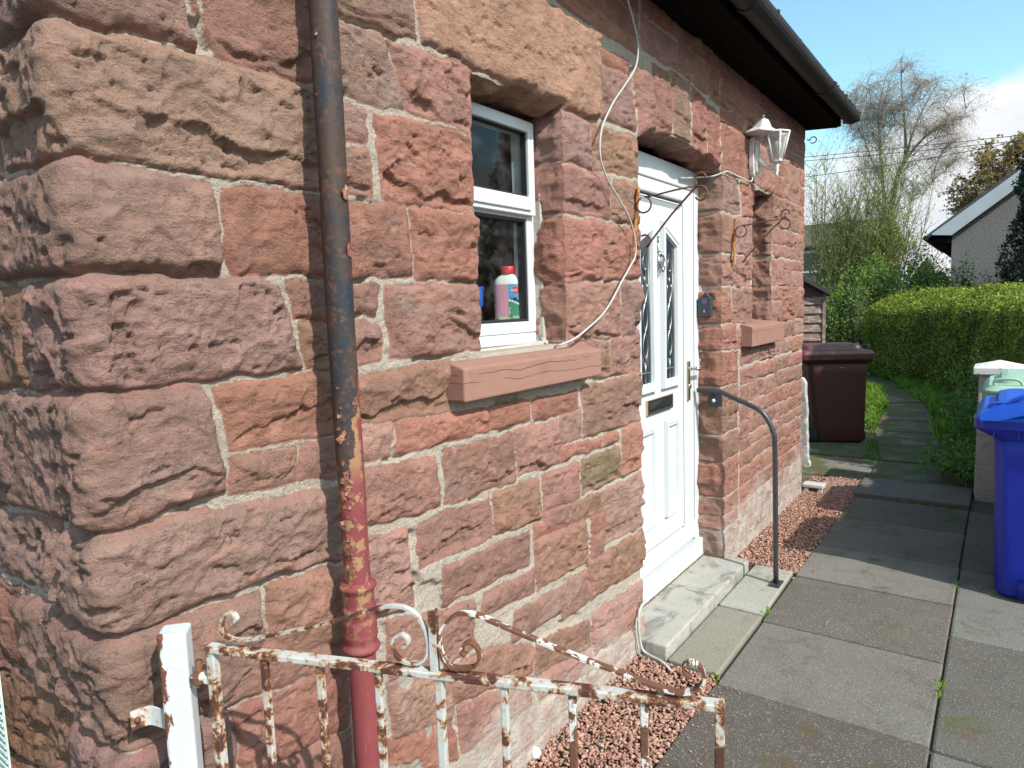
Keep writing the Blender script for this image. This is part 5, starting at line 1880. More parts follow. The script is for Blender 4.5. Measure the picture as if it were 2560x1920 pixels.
def ground_fn(t):
    c = t.coord()
    n = t.noise(c, 6, 6, 0.65)
    col = t.mix(n, (0.060, 0.047, 0.034), (0.105, 0.080, 0.058))
    far = t.step(t.m('ADD', t.xyz(c)[0], t.m('MULTIPLY', n, 1.0)), 8.0, 9.0)
    col = t.mix(t.m('MULTIPLY', far, 0.7), col, t.mix(t.noise(c, 1.4, 5), (0.035, 0.055, 0.015), (0.06, 0.085, 0.022)))
    m_ = t.step(t.noise(t.mapping(c, (1, 1, 1), (4, 4, 4)), 5, 5, 0.65), 0.50, 0.62)
    col = t.mix(t.m('MULTIPLY', m_, 0.7), col, (0.05, 0.068, 0.016))
    return {'Base Color': col, 'Roughness': 0.95, 'Normal': t.bump(t.noise(c, 70, 5, 0.7), 0.01)}


mb = MB()
S = 900
mb.add([(-S, -S, -0.012), (S, -S, -0.012), (S, S, -0.012), (-S, S, -0.012)], [(0, 1, 2, 3)])
tag(mb.build('ground', material('soil_and_moss', ground_fn)), kind='structure')


def slabs(name, polys, mat, kind='structure', thick=0.05, bevel=0.006):
    V, F, tone = [], [], []
    rr = random.Random(hash(name) % 1000 if False else len(name) * 7)
    for P, z in polys:
        b = len(V)
        n = len(P)
        t = (len(tone) // 8 * 0.618 + 0.33) % 1.0
        dz = [rr.uniform(-.0015, .0015) for _ in P]
        V += [(x, y, z - thick) for x, y in P] + [(x, y, z + d) for (x, y), d in zip(P, dz)]
        F += [tuple(b + n + i for i in range(n)), tuple(b + i for i in range(n - 1, -1, -1))]
        F += [(b + i, b + (i + 1) % n, b + (i + 1) % n + n, b + i + n) for i in range(n)]
        tone += [t] * (2 * n)
    o = mesh_obj(name, V, F, mat, None, False, {'tone': np.array(tone)})
    m = o.modifiers.new('bevel', 'BEVEL')
    m.width = bevel
    m.segments = 2
    m.limit_method = 'ANGLE'
    if kind:
        o['kind'] = kind
    return o


xs = [-2.4, -1.80, -1.18, -0.56, 0.08, 0.70, 1.335, 1.955, 2.580, 3.200, 3.745, 4.370, 4.935]
pol = []
rr = random.Random(2)
for a, b in zip(xs[:-1], xs[1:]):
    g = 0.004
    pol.append(([(a + g, -1.068), (b - g, -1.068 - rr.uniform(0, .004)), (b - g, -0.364 + rr.uniform(-.004, .004)), (a + g, -0.364 + rr.uniform(-.004, .004))], 0.004 + rr.uniform(-.003, .003)))
slabs('path', pol, M_SLAB)
pol = []
for a, b in zip([-2.4, -0.9, 0.6, 1.95, 2.86, 3.745, 4.95, 6.2], [-0.9, 0.6, 1.95, 2.86, 3.745, 4.95, 6.2, 7.4]):
    pol.append(([(a + .005, -2.6), (b - .005, -2.6), (b - .005, -1.075), (a + .005, -1.075)], -0.002 + rr.uniform(-.003, .003)))
slabs('side_path', pol, M_STRIP, bevel=0.01)
slabs('raised_kerb_slab', [([(4.965, -1.075), (5.50, -1.075), (5.48, -0.352), (4.965, -0.352)], 0.030)], M_SLAB)
pol = [([(5.52, -1.07), (6.28, -0.93), (6.28, -0.36), (5.50, -0.35)], 0.004), ([(5.50, -0.34), (6.28, -0.35), (6.30, 0.30), (5.55, 0.30)], 0.002), ([(4.99, -0.10), (5.48, -0.10), (5.53, 0.30), (4.99, 0.30)], -0.002), ([(4.99, 0.31), (6.3, 0.31), (6.3, 1.3), (4.99, 1.3)], 0.0)]
for (a, b, c, d) in ((6.32, 6.95, -0.21, 0.42), (6.96, 7.55, -0.17, 0.44), (6.32, 6.95, 0.43, 1.05), (6.96, 7.55, 0.45, 1.05), (7.56, 8.15, 0.05, 0.75)):
    pol.append(([(a + .01, c), (b - .01, c + .02), (b - .01, d + .01), (a + .01, d)], 0.003 + rr.uniform(-.004, .004)))
slabs('yard_paving', pol, M_OLDSLAB, bevel=0.01)
cl_l = [(6.32, -0.36), (7.05, -0.22), (7.80, -0.10), (8.55, -0.05), (9.30, -0.02), (10.05, 0.05), (10.80, 0.17), (11.6, 0.34), (12.4, 0.62), (13.1, 1.05), (13.6, 1.7), (13.9, 2.6)]
cl_r = [(6.32, -0.95), (7.10, -0.80), (7.90, -0.66), (8.70, -0.60), (9.50, -0.50), (10.30, -0.36), (11.10, -0.12), (11.95, 0.08), (12.85, 0.33), (13.7, 0.75), (14.3, 1.5), (14.7, 2.5)]
pol = []
for i in range(len(cl_l) - 1):
    p, q, r_, s_ = [np.array(v) for v in (cl_r[i], cl_r[i + 1], cl_l[i + 1], cl_l[i])]
    pol.append(([tuple(p * .98 + q * .02), tuple(q * .985 + p * .015), tuple(r_ * .985 + s_ * .015), tuple(s_ * .98 + r_ * .02)], 0.003 + rr.uniform(-.006, .006)))
slabs('garden_path', pol, M_OLDSLAB, bevel=0.012)
slabs('step_paving', [([(2.005, -0.350), (2.612, -0.352), (2.614, -0.142), (2.010, -0.142)], 0.012), ([(2.628, -0.352), (3.235, -0.340), (3.230, -0.142), (2.628, -0.142)], 0.012)], M_PALE, bevel=0.007)


def step_fn(t):
    c = t.coord()
    col = t.mix(t.noise(t.mapping(c, (2, 1, 1)), 5, 6, 0.6), (0.29, 0.27, 0.232), (0.43, 0.41, 0.37))
    st = t.step(t.noise(t.mapping(c, (1, 1.6, 1), (3, 3, 3)), 6, 6, 0.68, 0.6), 0.48, 0.66)
    col = t.mix(t.m('MULTIPLY', st, 0.75), col, (0.15, 0.138, 0.12))
    col = t.mix(t.m('MULTIPLY', t.step(t.noise(c, 130, 3, 0.7), 0.60, 0.70), 0.7), col, (0.13, 0.12, 0.10))
    y = t.xyz(c)[1]
    x = t.xyz(c)[0]
    cr = t.step(t.m('ABSOLUTE', t.m('SUBTRACT', t.m('ADD', x, t.m('MULTIPLY', t.noise(t.mapping(c, (0.4, 3, 1)), 4, 5), 0.22)), 2.71)), 0.0035, 0.0)
    col = t.mix(t.m('MULTIPLY', cr, 0.7), col, (0.08, 0.07, 0.055))
    h = t.m('SUBTRACT', t.noise(c, 80, 6, 0.68), cr)
    return {'Base Color': col, 'Roughness': 0.9, 'Specular IOR Level': 0.25, 'Normal': t.bump(h, 0.004, 0.9)}


M_STEP = material('worn_pale_step', step_fn)
mb = MB()
mb.prism([(2.015, -0.136), (3.150, -0.132), (3.150, -0.006), (3.10, 0.0), (3.082, 0.17), (2.092, 0.17), (2.088, -0.004), (2.018, -0.006)], -0.05, 0.064, 'z')
tag(mb.build('doorstep', M_STEP, None, bevel=0.010, bseg=3), 'low pale concrete doorstep, stained and cracked, below the white door', 'doorstep')

# ------------------------------------------------------------------ gravel
def ico():
    p = (1 + 5 ** .5) / 2
    v = [(-1, p, 0), (1, p, 0), (-1, -p, 0), (1, -p, 0), (0, -1, p), (0, 1, p), (0, -1, -p), (0, 1, -p), (p, 0, -1), (p, 0, 1), (-p, 0, -1), (-p, 0, 1)]
    f = [(0, 11, 5), (0, 5, 1), (0, 1, 7), (0, 7, 10), (0, 10, 11), (1, 5, 9), (5, 11, 4), (11, 10, 2), (10, 7, 6), (7, 1, 8), (3, 9, 4), (3, 4, 2), (3, 2, 6), (3, 6, 8), (3, 8, 9), (4, 9, 5), (2, 4, 11), (6, 2, 10), (8, 6, 7), (9, 8, 1)]
    v = np.array(v, float)
    return v / np.linalg.norm(v[0]), np.array(f)


def chips(P, size, rng, flat=0.62):
    v, f = ico()
    n = len(P)
    sc = size[:, None] * np.stack([rng.uniform(.7, 1.35, n), rng.uniform(.6, 1.1, n), rng.uniform(flat * .7, flat * 1.2, n)], 1)
    W = v[None] * (1 + rng.uniform(-.28, .28, (n, 12, 1))) * sc[:, None, :]
    a = rng.uniform(0, 2 * np.pi, n)
    b = rng.normal(0, .5, n)
    ca, sa, cb, sb = np.cos(a), np.sin(a), np.cos(b), np.sin(b)
    x, y, z = W[..., 0], W[..., 1], W[..., 2]
    y2 = y * cb[:, None] - z * sb[:, None]
    z2 = y * sb[:, None] + z * cb[:, None]
    x3 = x * ca[:, None] - y2 * sa[:, None]
    y3 = x * sa[:, None] + y2 * ca[:, None]
    V = np.stack([x3, y3, z2], -1) + P[:, None, :]
    F = f[None] + (np.arange(n) * 12)[:, None, None]
    return V.reshape(-1, 3), F.reshape(-1, 3)


def gravel_fn(t):
    tone = t.attr('tone')
    col = t.ramp(tone, [(0.0, (0.11, 0.062, 0.050)), (0.18, (0.24, 0.128, 0.096)), (0.45, (0.34, 0.180, 0.132)), (0.75, (0.44, 0.250, 0.190)), (0.93, (0.43, 0.29, 0.235)), (1.0, (0.42, 0.39, 0.36))])
    col = t.scalec(col, t.m('MULTIPLY_ADD', t.noise(t.coord(), 160, 3), 0.5, 0.75))
    return {'Base Color': col, 'Roughness': 0.9, 'Specular IOR Level': 0.25}


M_GRAVEL = material('red_chippings', gravel_fn)


def gravel(regions, n_per, size):
    Ps, Ss = [], []
    for (x0, x1, y0, y1) in regions:
        n = int((x1 - x0) * (y1 - y0) * n_per)
        P = np.stack([RNG.uniform(x0, x1, n), RNG.uniform(y0, y1, n), RNG.uniform(-0.006, 0.010, n)], 1)
        Ps.append(P)
        Ss.append(RNG.lognormal(math.log(size), .28, n))
    P = np.concatenate(Ps)
    s = np.concatenate(Ss)
    keep = ~((P[:, 0] > 1.99) & (P[:, 0] < 3.24) & (P[:, 1] > -0.36)) & (P[:, 1] > -0.375)
    P, s = P[keep], s[keep]
    k = 150
    xe = np.concatenate([RNG.uniform(0.5, 2.0, k // 2), RNG.uniform(3.25, 4.9, k // 2)])
    Q = np.stack([xe, -0.372 - RNG.exponential(.035, k), np.full(k, 0.009)], 1)
    Q2 = np.stack([RNG.uniform(3.16, 3.26, 14), RNG.uniform(-.34, -.16, 14), np.full(14, .016)], 1)
    P = np.concatenate([P, Q, Q2])
    s = np.concatenate([s, RNG.uniform(.002, .0055, k + 14)])
    V, F = chips(P, s, RNG)
    tone = np.repeat(RNG.beta(2.2, 2.0, len(P)), 12)
    o = mesh_obj('gravel', V, F, M_GRAVEL, None, False, {'tone': tone})
    return tag(o, 'red stone chippings filling the strip between wall and paving', 'gravel', kind='stuff')


gravel([(0.30, 2.02, -0.362, 0.03), (3.12, 5.42, -0.362, 0.03), (4.98, 5.5, -0.34, -0.10)], 15000, 0.0062)
V, F = chips(np.array([(1.215, -0.02, 0.018)]), np.array([0.022]), RNG, .8)
tag(mesh_obj('pebble', V, F, plain('white_pebble_stone', (0.72, 0.70, 0.66), 0.6), None, True), 'white rounded pebble on the red gravel at the foot of the wall', 'pebble')
# small concrete gully cover at the far corner
mb = MB()
mb.box((4.915, -0.155, 0.035), (5.02, -0.004, 0.062))
mb.box((4.92, -0.150, -0.01), (4.945, -0.115, 0.034))
mb.box((4.92, -0.050, -0.01), (4.945, -0.015, 0.034))
tag(mb.build('gully_cover', plain('pale_gully_concrete', (0.50, 0.48, 0.43), 0.9, 0, 0.25, 30), None, bevel=0.006), 'pale concrete gully cover at the foot of the far house corner', 'drain cover')
# twigs and dry stalks lying about
M_STRAW = plain('dry_stalk', (0.42, 0.31, 0.18), 0.8)
rr = random.Random(12)
mb = MB()
for (x, y, l) in [(1.62, -0.20, .12), (1.55, -0.28, .10), (1.30, -0.22, .14), (1.50, -0.15, .1), (1.42, -0.30, .12), (2.66, -0.62, .05), (1.7, -0.25, .08), (3.5, -.2, .07), (5.72, -0.86, .14), (3.25, -0.45, .05), (1.2, -0.3, .1), (3.05, -.7, .05), (4.3, -.6, .05)]:
    a = rr.uniform(-.6, .9)
    z = 0.022 if y > -0.36 else 0.012
    p = Vector((x, y, z))
    d = Vector((math.cos(a), math.sin(a), 0))
    mb.tube([p, p + d * l * .5 + Vector((0, .004, .004)), p + d * l], 0.0011, 5)
tag(mb.build('dry_stalks', M_STRAW), 'dry plant stalks scattered on the gravel and paving', 'plant litter', kind='stuff')

# ------------------------------------------------------------------ pale plastic lattice by the gable
lt = MB()
for k in range(16):
    y = 0.415 + 0.018 * k
    lt.box((-0.060, y, 0.02), (-0.056, y + 0.006, 0.80))
for k in range(48):
    z = 0.025 + 0.0162 * k
    lt.box((-0.064, 0.412, z), (-0.061, 0.71, z + 0.006))
tag(lt.build('lattice_panel', plain('pale_green_plastic', (0.50, 0.60, 0.56), 0.5)), 'pale plastic lattice panel standing against the gable wall', 'lattice')

# ------------------------------------------------------------------ plants
def leaf_mat(name, stops, trans=0.35, rough=0.5):
    def fn(t):
        tone = t.attr('tone')
        c = t.coord()
        v = t.m('ADD', tone, t.m('MULTIPLY', t.m('SUBTRACT', t.noise(c, 2.2, 4), 0.5), 0.5))
        col = t.ramp(v, stops)
        d = t.n('ShaderNodeBsdfPrincipled', None, {'Base Color': col, 'Roughness': rough, 'Specular IOR Level': 0.35})
        tr = t.n('ShaderNodeBsdfTranslucent', None, {'Color': t.scalec(col, 1.3)})
        return {'Surface': t.n('ShaderNodeMixShader', None, {0: trans, 1: d, 2: tr})}
    return material(name, fn)


def leaves(name, P, size, mat, parent=None, aspect=0.55, up=0.0, tone=None, kind=None):
    """many small leaf-shaped faces at the points P"""
    n = len(P)
    a = RNG.normal(size=(n, 3))
    a[:, 2] = a[:, 2] + up
    a /= np.linalg.norm(a, axis=1, keepdims=True)
    b = RNG.normal(size=(n, 3))
    b = b - a * (a * b).sum(1, keepdims=True)
    b /= np.linalg.norm(b, axis=1, keepdims=True)
    nn = np.cross(a, b)
    s = (size * RNG.uniform(.6, 1.4, n))[:, None]
    V = np.stack([P - a * s * .5, P + b * s * aspect * .5 + nn * s * .08, P + a * s * .5, P - b * s * aspect * .5 + nn * s * .08], 1).reshape(-1, 3)
    F = np.arange(4 * n).reshape(n, 4)
    t = RNG.uniform(0, 1, n) if tone is None else tone
    o = mesh_obj(name, V, F, mat, parent, False, {'tone': np.repeat(t, 4)})
    if kind:
        o['kind'] = kind
    return o


G_HEDGE = leaf_mat('privet_leaf', [(0.10, (0.07, 0.115, 0.020)), (0.45, (0.20, 0.27, 0.036)), (0.75, (0.37, 0.42, 0.055)), (0.97, (0.50, 0.52, 0.11))], 0.55)
G_SHRUB = leaf_mat('shrub_leaf', [(0.1, (0.06, 0.12, 0.024)), (0.5, (0.17, 0.27, 0.05)), (0.9, (0.31, 0.41, 0.09))], 0.55)
G_BANK = leaf_mat('bank_leaf', [(0.1, (0.040, 0.080, 0.020)), (0.5, (0.09, 0.155, 0.04)), (0.9, (0.18, 0.25, 0.07))], 0.45)
G_WEED = leaf_mat('weed_leaf', [(0.1, (0.05, 0.12, 0.025)), (0.5, (0.13, 0.27, 0.05)), (0.9, (0.24, 0.40, 0.08))], 0.5)
G_GRASS = leaf_mat('grass_blade', [(0.1, (0.07, 0.14, 0.02)), (0.5, (0.16, 0.28, 0.035)), (0.9, (0.27, 0.40, 0.06))], 0.5)
G_WILLOW = leaf_mat('willow_leaf', [(0.1, (0.18, 0.23, 0.05)), (0.5, (0.30, 0.38, 0.085)), (0.9, (0.45, 0.50, 0.14))], 0.65)
G_BIRCH = leaf_mat('birch_bud', [(0.1, (0.30, 0.24, 0.20)), (0.5, (0.40, 0.34, 0.23)), (0.9, (0.42, 0.44, 0.22))], 0.75)
G_MAPLE = leaf_mat('bronze_leaf', [(0.1, (0.18, 0.135, 0.05)), (0.5, (0.29, 0.20, 0.065)), (0.9, (0.38, 0.30, 0.10))], 0.55)
G_CONIF = leaf_mat('cypress_spray', [(0.1, (0.006, 0.011, 0.006)), (0.5, (0.012, 0.022, 0.009)), (0.9, (0.026, 0.040, 0.014))], 0.1)
G_TAN = leaf_mat('tan_leaf', [(0.1, (0.16, 0.11, 0.05)), (0.5, (0.25, 0.18, 0.085)), (0.9, (0.34, 0.27, 0.14))], 0.3)
M_BARK = plain('grey_brown_bark', (0.20, 0.165, 0.14), 0.9, 0, 0.4, 5)
M_TWIG = plain('purple_brown_twig', (0.36, 0.29, 0.27), 0.85, 0, 0.25, 3)
M_STEM = plain('green_stem', (0.16, 0.15, 0.07), 0.8, 0, 0.25, 6)
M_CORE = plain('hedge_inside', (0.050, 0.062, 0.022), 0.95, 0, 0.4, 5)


def hedge(name, foot, depth, height, label, n_leaf, side=1, seed=1):
    """clipped hedge along a polyline of its front foot; thickness goes to the right of the line when side = 1"""
    rng = np.random.default_rng(seed)
    root = tag(empty(name, (foot[0][0], foot[0][1], 0)), label, 'hedge')
    F_ = np.array(foot, float)
    seg = np.diff(F_, axis=0)
    L = np.linalg.norm(seg, axis=1)
    T = seg / L[:, None]
    Nn = np.stack([T[:, 1], -T[:, 0]], 1) * side
    # vertex normals
    vn = np.zeros_like(F_)
    vn[:-1] += Nn
    vn[1:] += Nn
    vn /= np.linalg.norm(vn, axis=1, keepdims=True)
    base = np.array([foot[0][0], foot[0][1], 0.0])
    # profile across: (offset inwards, height) rounded at the shoulder
    prof = [(0.10, 0.0), (0.02, 0.25), (0.0, 0.6 * height), (0.03, height * .80), (0.16, height * .875), (0.60, height), (depth - .25, height), (depth - .06, height * .9), (depth, .5 * height), (depth - .05, 0)]
    pr = np.array(prof)
    pl = np.concatenate([[0], np.cumsum(np.linalg.norm(np.diff(pr, axis=0), axis=1))])
    cum = np.concatenate([[0], np.cumsum(L)])

    def at(s, q):
        i = np.clip(np.searchsorted(cum, s, 'right') - 1, 0, len(L) - 1)
        t = (s - cum[i]) / L[i]
        p = F_[i] + seg[i] * t[:, None]
        n = vn[i] * (1 - t)[:, None] + vn[i + 1] * t[:, None]
        o = np.interp(q, pl, pr[:, 0])
        z = np.interp(q, pl, pr[:, 1])
        return np.stack([p[:, 0] + n[:, 0] * o, p[:, 1] + n[:, 1] * o, z], 1), n

    ns, nq = 60, 24
    S_, Q_ = np.meshgrid(np.linspace(0, cum[-1], ns), np.linspace(0, pl[-1], nq))
    P, n = at(S_.ravel(), Q_.ravel())
    c = P.copy()
    mid, _ = at(S_.ravel(), np.full(S_.size, pl[-1] / 2))
    off, nn2 = at(S_.ravel(), np.zeros(S_.size))
    cen = off + np.concatenate([nn2 * depth * .5, np.zeros((len(nn2), 1))], 1)
    cen[:, 2] = height * .5
    P = cen + (P - cen) * 0.90
    P = P + 0.05 * fbm(S_.ravel() * 3, Q_.ravel() * 3, seed, 4)[:, None] * np.array([1, 1, 1])
    idx = np.arange(ns * nq).reshape(nq, ns)
    Fq = np.stack([idx[:-1, :-1], idx[:-1, 1:], idx[1:, 1:], idx[1:, :-1]], -1).reshape(-1, 4)
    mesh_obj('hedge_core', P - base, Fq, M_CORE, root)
    caps = [tuple(idx[:, 0]), tuple(idx[::-1, -1])]
    # leaves on the surface, on both ends, and thin shoots above
    s = rng.uniform(0, cum[-1], n_leaf)
    q = rng.uniform(0.05, pl[-1] * .80, n_leaf)
    P, n = at(s, q)
    lump = 0.13 * fbm(s * 2.4, q * 2.6, seed + 3, 4)
    cen2, nnx = at(s, np.zeros(n_leaf))
    cen2 = cen2 + np.concatenate([nnx * depth * .5, np.zeros((n_leaf, 1))], 1)
    cen2[:, 2] = height * .5
    d = P - cen2
    d /= np.linalg.norm(d, axis=1, keepdims=True)
    P = P + d * (lump - rng.exponential(0.035, n_leaf) + 0.02)[:, None]
    e = int(n_leaf * .10)
    for end, sv in ((0, 0.0), (1, cum[-1])):
        q = rng.uniform(0, pl[-1], e)
        A, nA = at(np.full(e, sv), q)
        cc = np.concatenate([F_[0 if end == 0 else -1] + vn[0 if end == 0 else -1] * depth * .5, [height * .5]])
        k = np.sqrt(rng.uniform(0, 1, e))[:, None]
        A = cc + (A - cc) * k
        t = T[0] * -1 if end == 0 else T[-1]
        A[:, :2] += t * (rng.normal(0.0, .05, e)[:, None] + 0.04)
        P = np.concatenate([P, A])
    sh = int(n_leaf * .07)
    s = rng.uniform(0, cum[-1], sh)
    q = rng.uniform(pl[3], pl[6], sh)
    A, _ = at(s, q)
    A[:, 2] += rng.exponential(.035, sh)
    P = np.concatenate([P, A])
    leaves('hedge_leaves', P - base, 0.034, G_HEDGE, root, 0.6, 0.3, kind='stuff')
    return root


hedge('hedge', [(13.45, 0.85), (12.9, 0.35), (12.2, -0.25), (11.3, -0.86), (10.0, -1.20), (8.4, -1.38), (6.9, -1.55), (6.0, -1.75)], 1.35, 1.51, 'long clipped green hedge along the right side of the garden path', 100000, -1, 3)
hedge('hedge', [(15.6, 1.15), (15.2, 3.2), (15.0, 6.0)], 1.2, 1.54, 'short far hedge across the end of the path behind the shed', 16000, 1, 5)


def grass(name, regions, n_per, h, label):
    Ps = []
    for poly_, k in regions:
        xs_ = [p[0] for p in poly_]
        ys_ = [p[1] for p in poly_]
        n = int((max(xs_) - min(xs_)) * (max(ys_) - min(ys_)) * n_per * k)
        x = RNG.uniform(min(xs_), max(xs_), n)
        y = RNG.uniform(min(ys_), max(ys_), n)
        ins = poly_sd(x, y, poly_) > -0.02 * RNG.uniform(0, 1, n)
        clump = fbm(x * 3, y * 3, 8, 3) > -0.22
        ins &= clump
        Ps.append(np.stack([x[ins], y[ins]], 1))
    P = np.concatenate(Ps)
    n = len(P)
    hh = h * RNG.uniform(.4, 1.3, n)
    a = RNG.uniform(0, 2 * np.pi, n)
    lean = RNG.uniform(.1, .8, n) * hh
    w = 0.0035 + 0.003 * RNG.uniform(0, 1, n)
    z0 = -0.012
    dx, dy = np.cos(a), np.sin(a)
    V = np.stack([np.stack([P[:, 0] - dy * w, P[:, 1] + dx * w, np.full(n, z0)], 1), np.stack([P[:, 0] + dy * w, P[:, 1] - dx * w, np.full(n, z0)], 1),
                  np.stack([P[:, 0] + dx * lean * .4 + dy * w * .7, P[:, 1] + dy * lean * .4 - dx * w * .7, z0 + hh * .65], 1), np.stack([P[:, 0] + dx * lean, P[:, 1] + dy * lean, z0 + hh], 1)], 1).reshape(-1, 3)
    F = np.arange(4 * n).reshape(n, 4)
    o = mesh_obj(name, V, F, G_GRASS, None, False, {'tone': np.repeat(RNG.uniform(0, 1, n), 4)})
    return tag(o, label, 'grass', kind='stuff')


verge_r = [(5.95, -1.0)] + [(x, y - 0.01) for x, y in cl_r[1:10]] + [(13.2, 0.40), (12.5, -0.2), (11.4, -0.88), (10.0, -1.2), (8.4, -1.4), (6.9, -1.55), (6.0, -1.6)]
lawn_l = [(x, y + .01) for x, y in cl_l[2:10]] + [(12.6, 1.5), (11.0, 1.3), (9.6, 0.9), (8.3, 0.85), (8.2, 0.10)]
grass('verge_grass', [(verge_r, 1.0), (lawn_l, 1.0)], 2600, 0.11, 'green grass growing along both sides of the garden path')
strip_g = [(6.30, -0.36), (7.05, -0.23), (7.8, -0.11), (8.5, -0.06), (8.3, 0.12), (7.6, 0.03), (6.95, -0.18), (6.32, -0.22)]
tuft = [([(5.35, -0.50), (5.62, -0.52), (5.60, -0.42), (5.36, -0.40)], 1.6), ([(5.52, -0.80), (5.62, -0.80), (6.25, -0.72), (6.2, -0.62), (5.6, -0.66)], .7), ([(4.94, -0.42), (5.0, -0.42), (5.02, -0.33), (4.94, -0.33)], 1.0), ([(2.30, -1.086), (2.42, -1.086), (2.42, -1.06), (2.30, -1.06)], 2), ([(3.3, -1.086), (3.55, -1.086), (3.55, -1.066), (3.3, -1.066)], 1.5), ([(2.62, -0.38), (2.72, -0.38), (2.72, -0.35), (2.62, -0.35)], 1.5), ([(2.0, -.03), (2.03, -.03), (2.03, .0), (2.0, .0)], 3), ([(1.95, -.37), (2.02, -.37), (2.02, -.34), (1.95, -.34)], 2), ([(5.0, -0.98), (5.4, -1.09), (5.9, -1.05), (5.9, -0.95)], .7), ([(4.93, -1.0), (4.97, -1.0), (4.97, -.6), (4.93, -.6)], .6)]
grass('moss_grass', [(strip_g, 1.0)] + tuft, 4200, 0.032, 'short mossy grass in the joints of the old paving')


def moundy(name, spots, size, mat, label, cat, n_per=1500, group=None, asp=0.55, core=True, up=0.2):
    """a bushy plant built from lumps: spots = (x, y, z, rx, rz); one thing"""
    x0, y0 = spots[0][0], spots[0][1]
    root = tag(empty(name, (x0, y0, 0)), label, cat, group)
    Ps = []
    mb = MB()
    for (x, y, z, rx, rz) in spots:
        n = int(n_per * rx * (rx + rz))
        d = RNG.normal(size=(n, 3))
        d /= np.linalg.norm(d, axis=1, keepdims=True)
        th = np.arctan2(d[:, 1], d[:, 0])
        rad = (1 + 0.42 * fbm(th * 2.2 + x, d[:, 2] * 3 + z, int(x * 7 + z * 3) % 97, 4)) * (1 - RNG.exponential(.12, n))
        Ps.append(np.array([x - x0, y - y0, z]) + d * rad[:, None] * np.array([rx, rx, rz]))
        if core:
            mb.ball((x - x0, y - y0, z), 0.72 * rx, 12, 8, (1, 1, rz / rx))
        for k in range(3):
            a = random.uniform(0, 6.28)
            mb.tube([(x - x0 + .1 * math.cos(a), y - y0 + .1 * math.sin(a), 0), (x - x0 + rx * .5 * math.cos(a), y - y0 + rx * .5 * math.sin(a), z + rz * .3)], 0.012, 5)
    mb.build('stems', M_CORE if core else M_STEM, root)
    leaves('foliage', np.concatenate(Ps), size, mat, root, asp, up, kind='stuff')
    return root


# low leafy plants against the hedge foot and pier
def weeds(name, spots, label, cat='plant', size=0.045):
    x0, y0 = spots[0][0], spots[0][1]
    root = tag(empty(name, (x0, y0, 0)), label, cat)
    Ps = []
    mb = MB()
    for (x, y, h, r_) in spots:
        for k in range(int(26 * r_ / .15)):
            a = random.uniform(0, 6.28)
            rr_ = r_ * math.sqrt(random.random())
            hh = h * random.uniform(.5, 1.1)
            tip = np.array([x - x0 + rr_ * 1.5 * math.cos(a), y - y0 + rr_ * 1.5 * math.sin(a), hh])
            b = np.array([x - x0 + rr_ * .5 * math.cos(a), y - y0 + rr_ * .5 * math.sin(a), -0.01])
            m_ = (b + tip) / 2 + np.array([0, 0, hh * .18])
            mb.tube([tuple(b), tuple(m_), tuple(tip)], 0.0025, 4, cap=False)
            for j in range(14):
                t = random.uniform(.25, 1.0)
                p = b * (1 - t) ** 2 + 2 * m_ * t * (1 - t) + tip * t * t
                Ps.append(p + np.array([random.gauss(0, .02), random.gauss(0, .02), random.gauss(0, .012)]))
    mb.build('stems', M_STEM, root)
    leaves('foliage', np.array(Ps), size, G_WEED, root, 0.45, 0.0, kind='stuff')
    return root


weeds('leafy_plant', [(5.62, -1.05, 0.28, .20), (5.85, -1.0, 0.26, .20), (5.75, -1.2, .34, .2), (6.1, -1.0, .3, .2)], 'low feathery green plant at the foot of the concrete pier')
weeds('leafy_plant', [(7.1, -1.08, 0.55, .26), (7.5, -1.06, 0.52, .24), (6.8, -1.12, .55, .26), (7.9, -1.05, .46, .20), (6.5, -1.10, .45, .24)], 'tall ferny green plants spilling over the path edge before the hedge')
weeds('leafy_plant', [(8.5, -1.0, 0.62, .22), (8.9, -1.05, 0.70, .22), (8.2, -1.15, .8, .22)], 'bushy leafy shrub sprouting in front of the hedge near the pier top')

# ------------------------------------------------------------------ trees
def grow(mb, path, r0, r1, seg=5):
    n = len(path)
    mb.tube(path, [r0 + (r1 - r0) * i / (n - 1) for i in range(n)], seg, cap=False)


def near_on(limbs, tgt):
    best = None
    for L_ in limbs:
        for i, p in enumerate(L_):
            d = (Vector(p) - tgt).length - 0.35 * max(0, (tgt.z - p[2])) + random.uniform(0, .5)
            if p[2] < tgt.z - 0.2 and (best is None or d < best[0]):
                best = (d, Vector(p))
    return best[1] if best else Vector(limbs[0][-1])


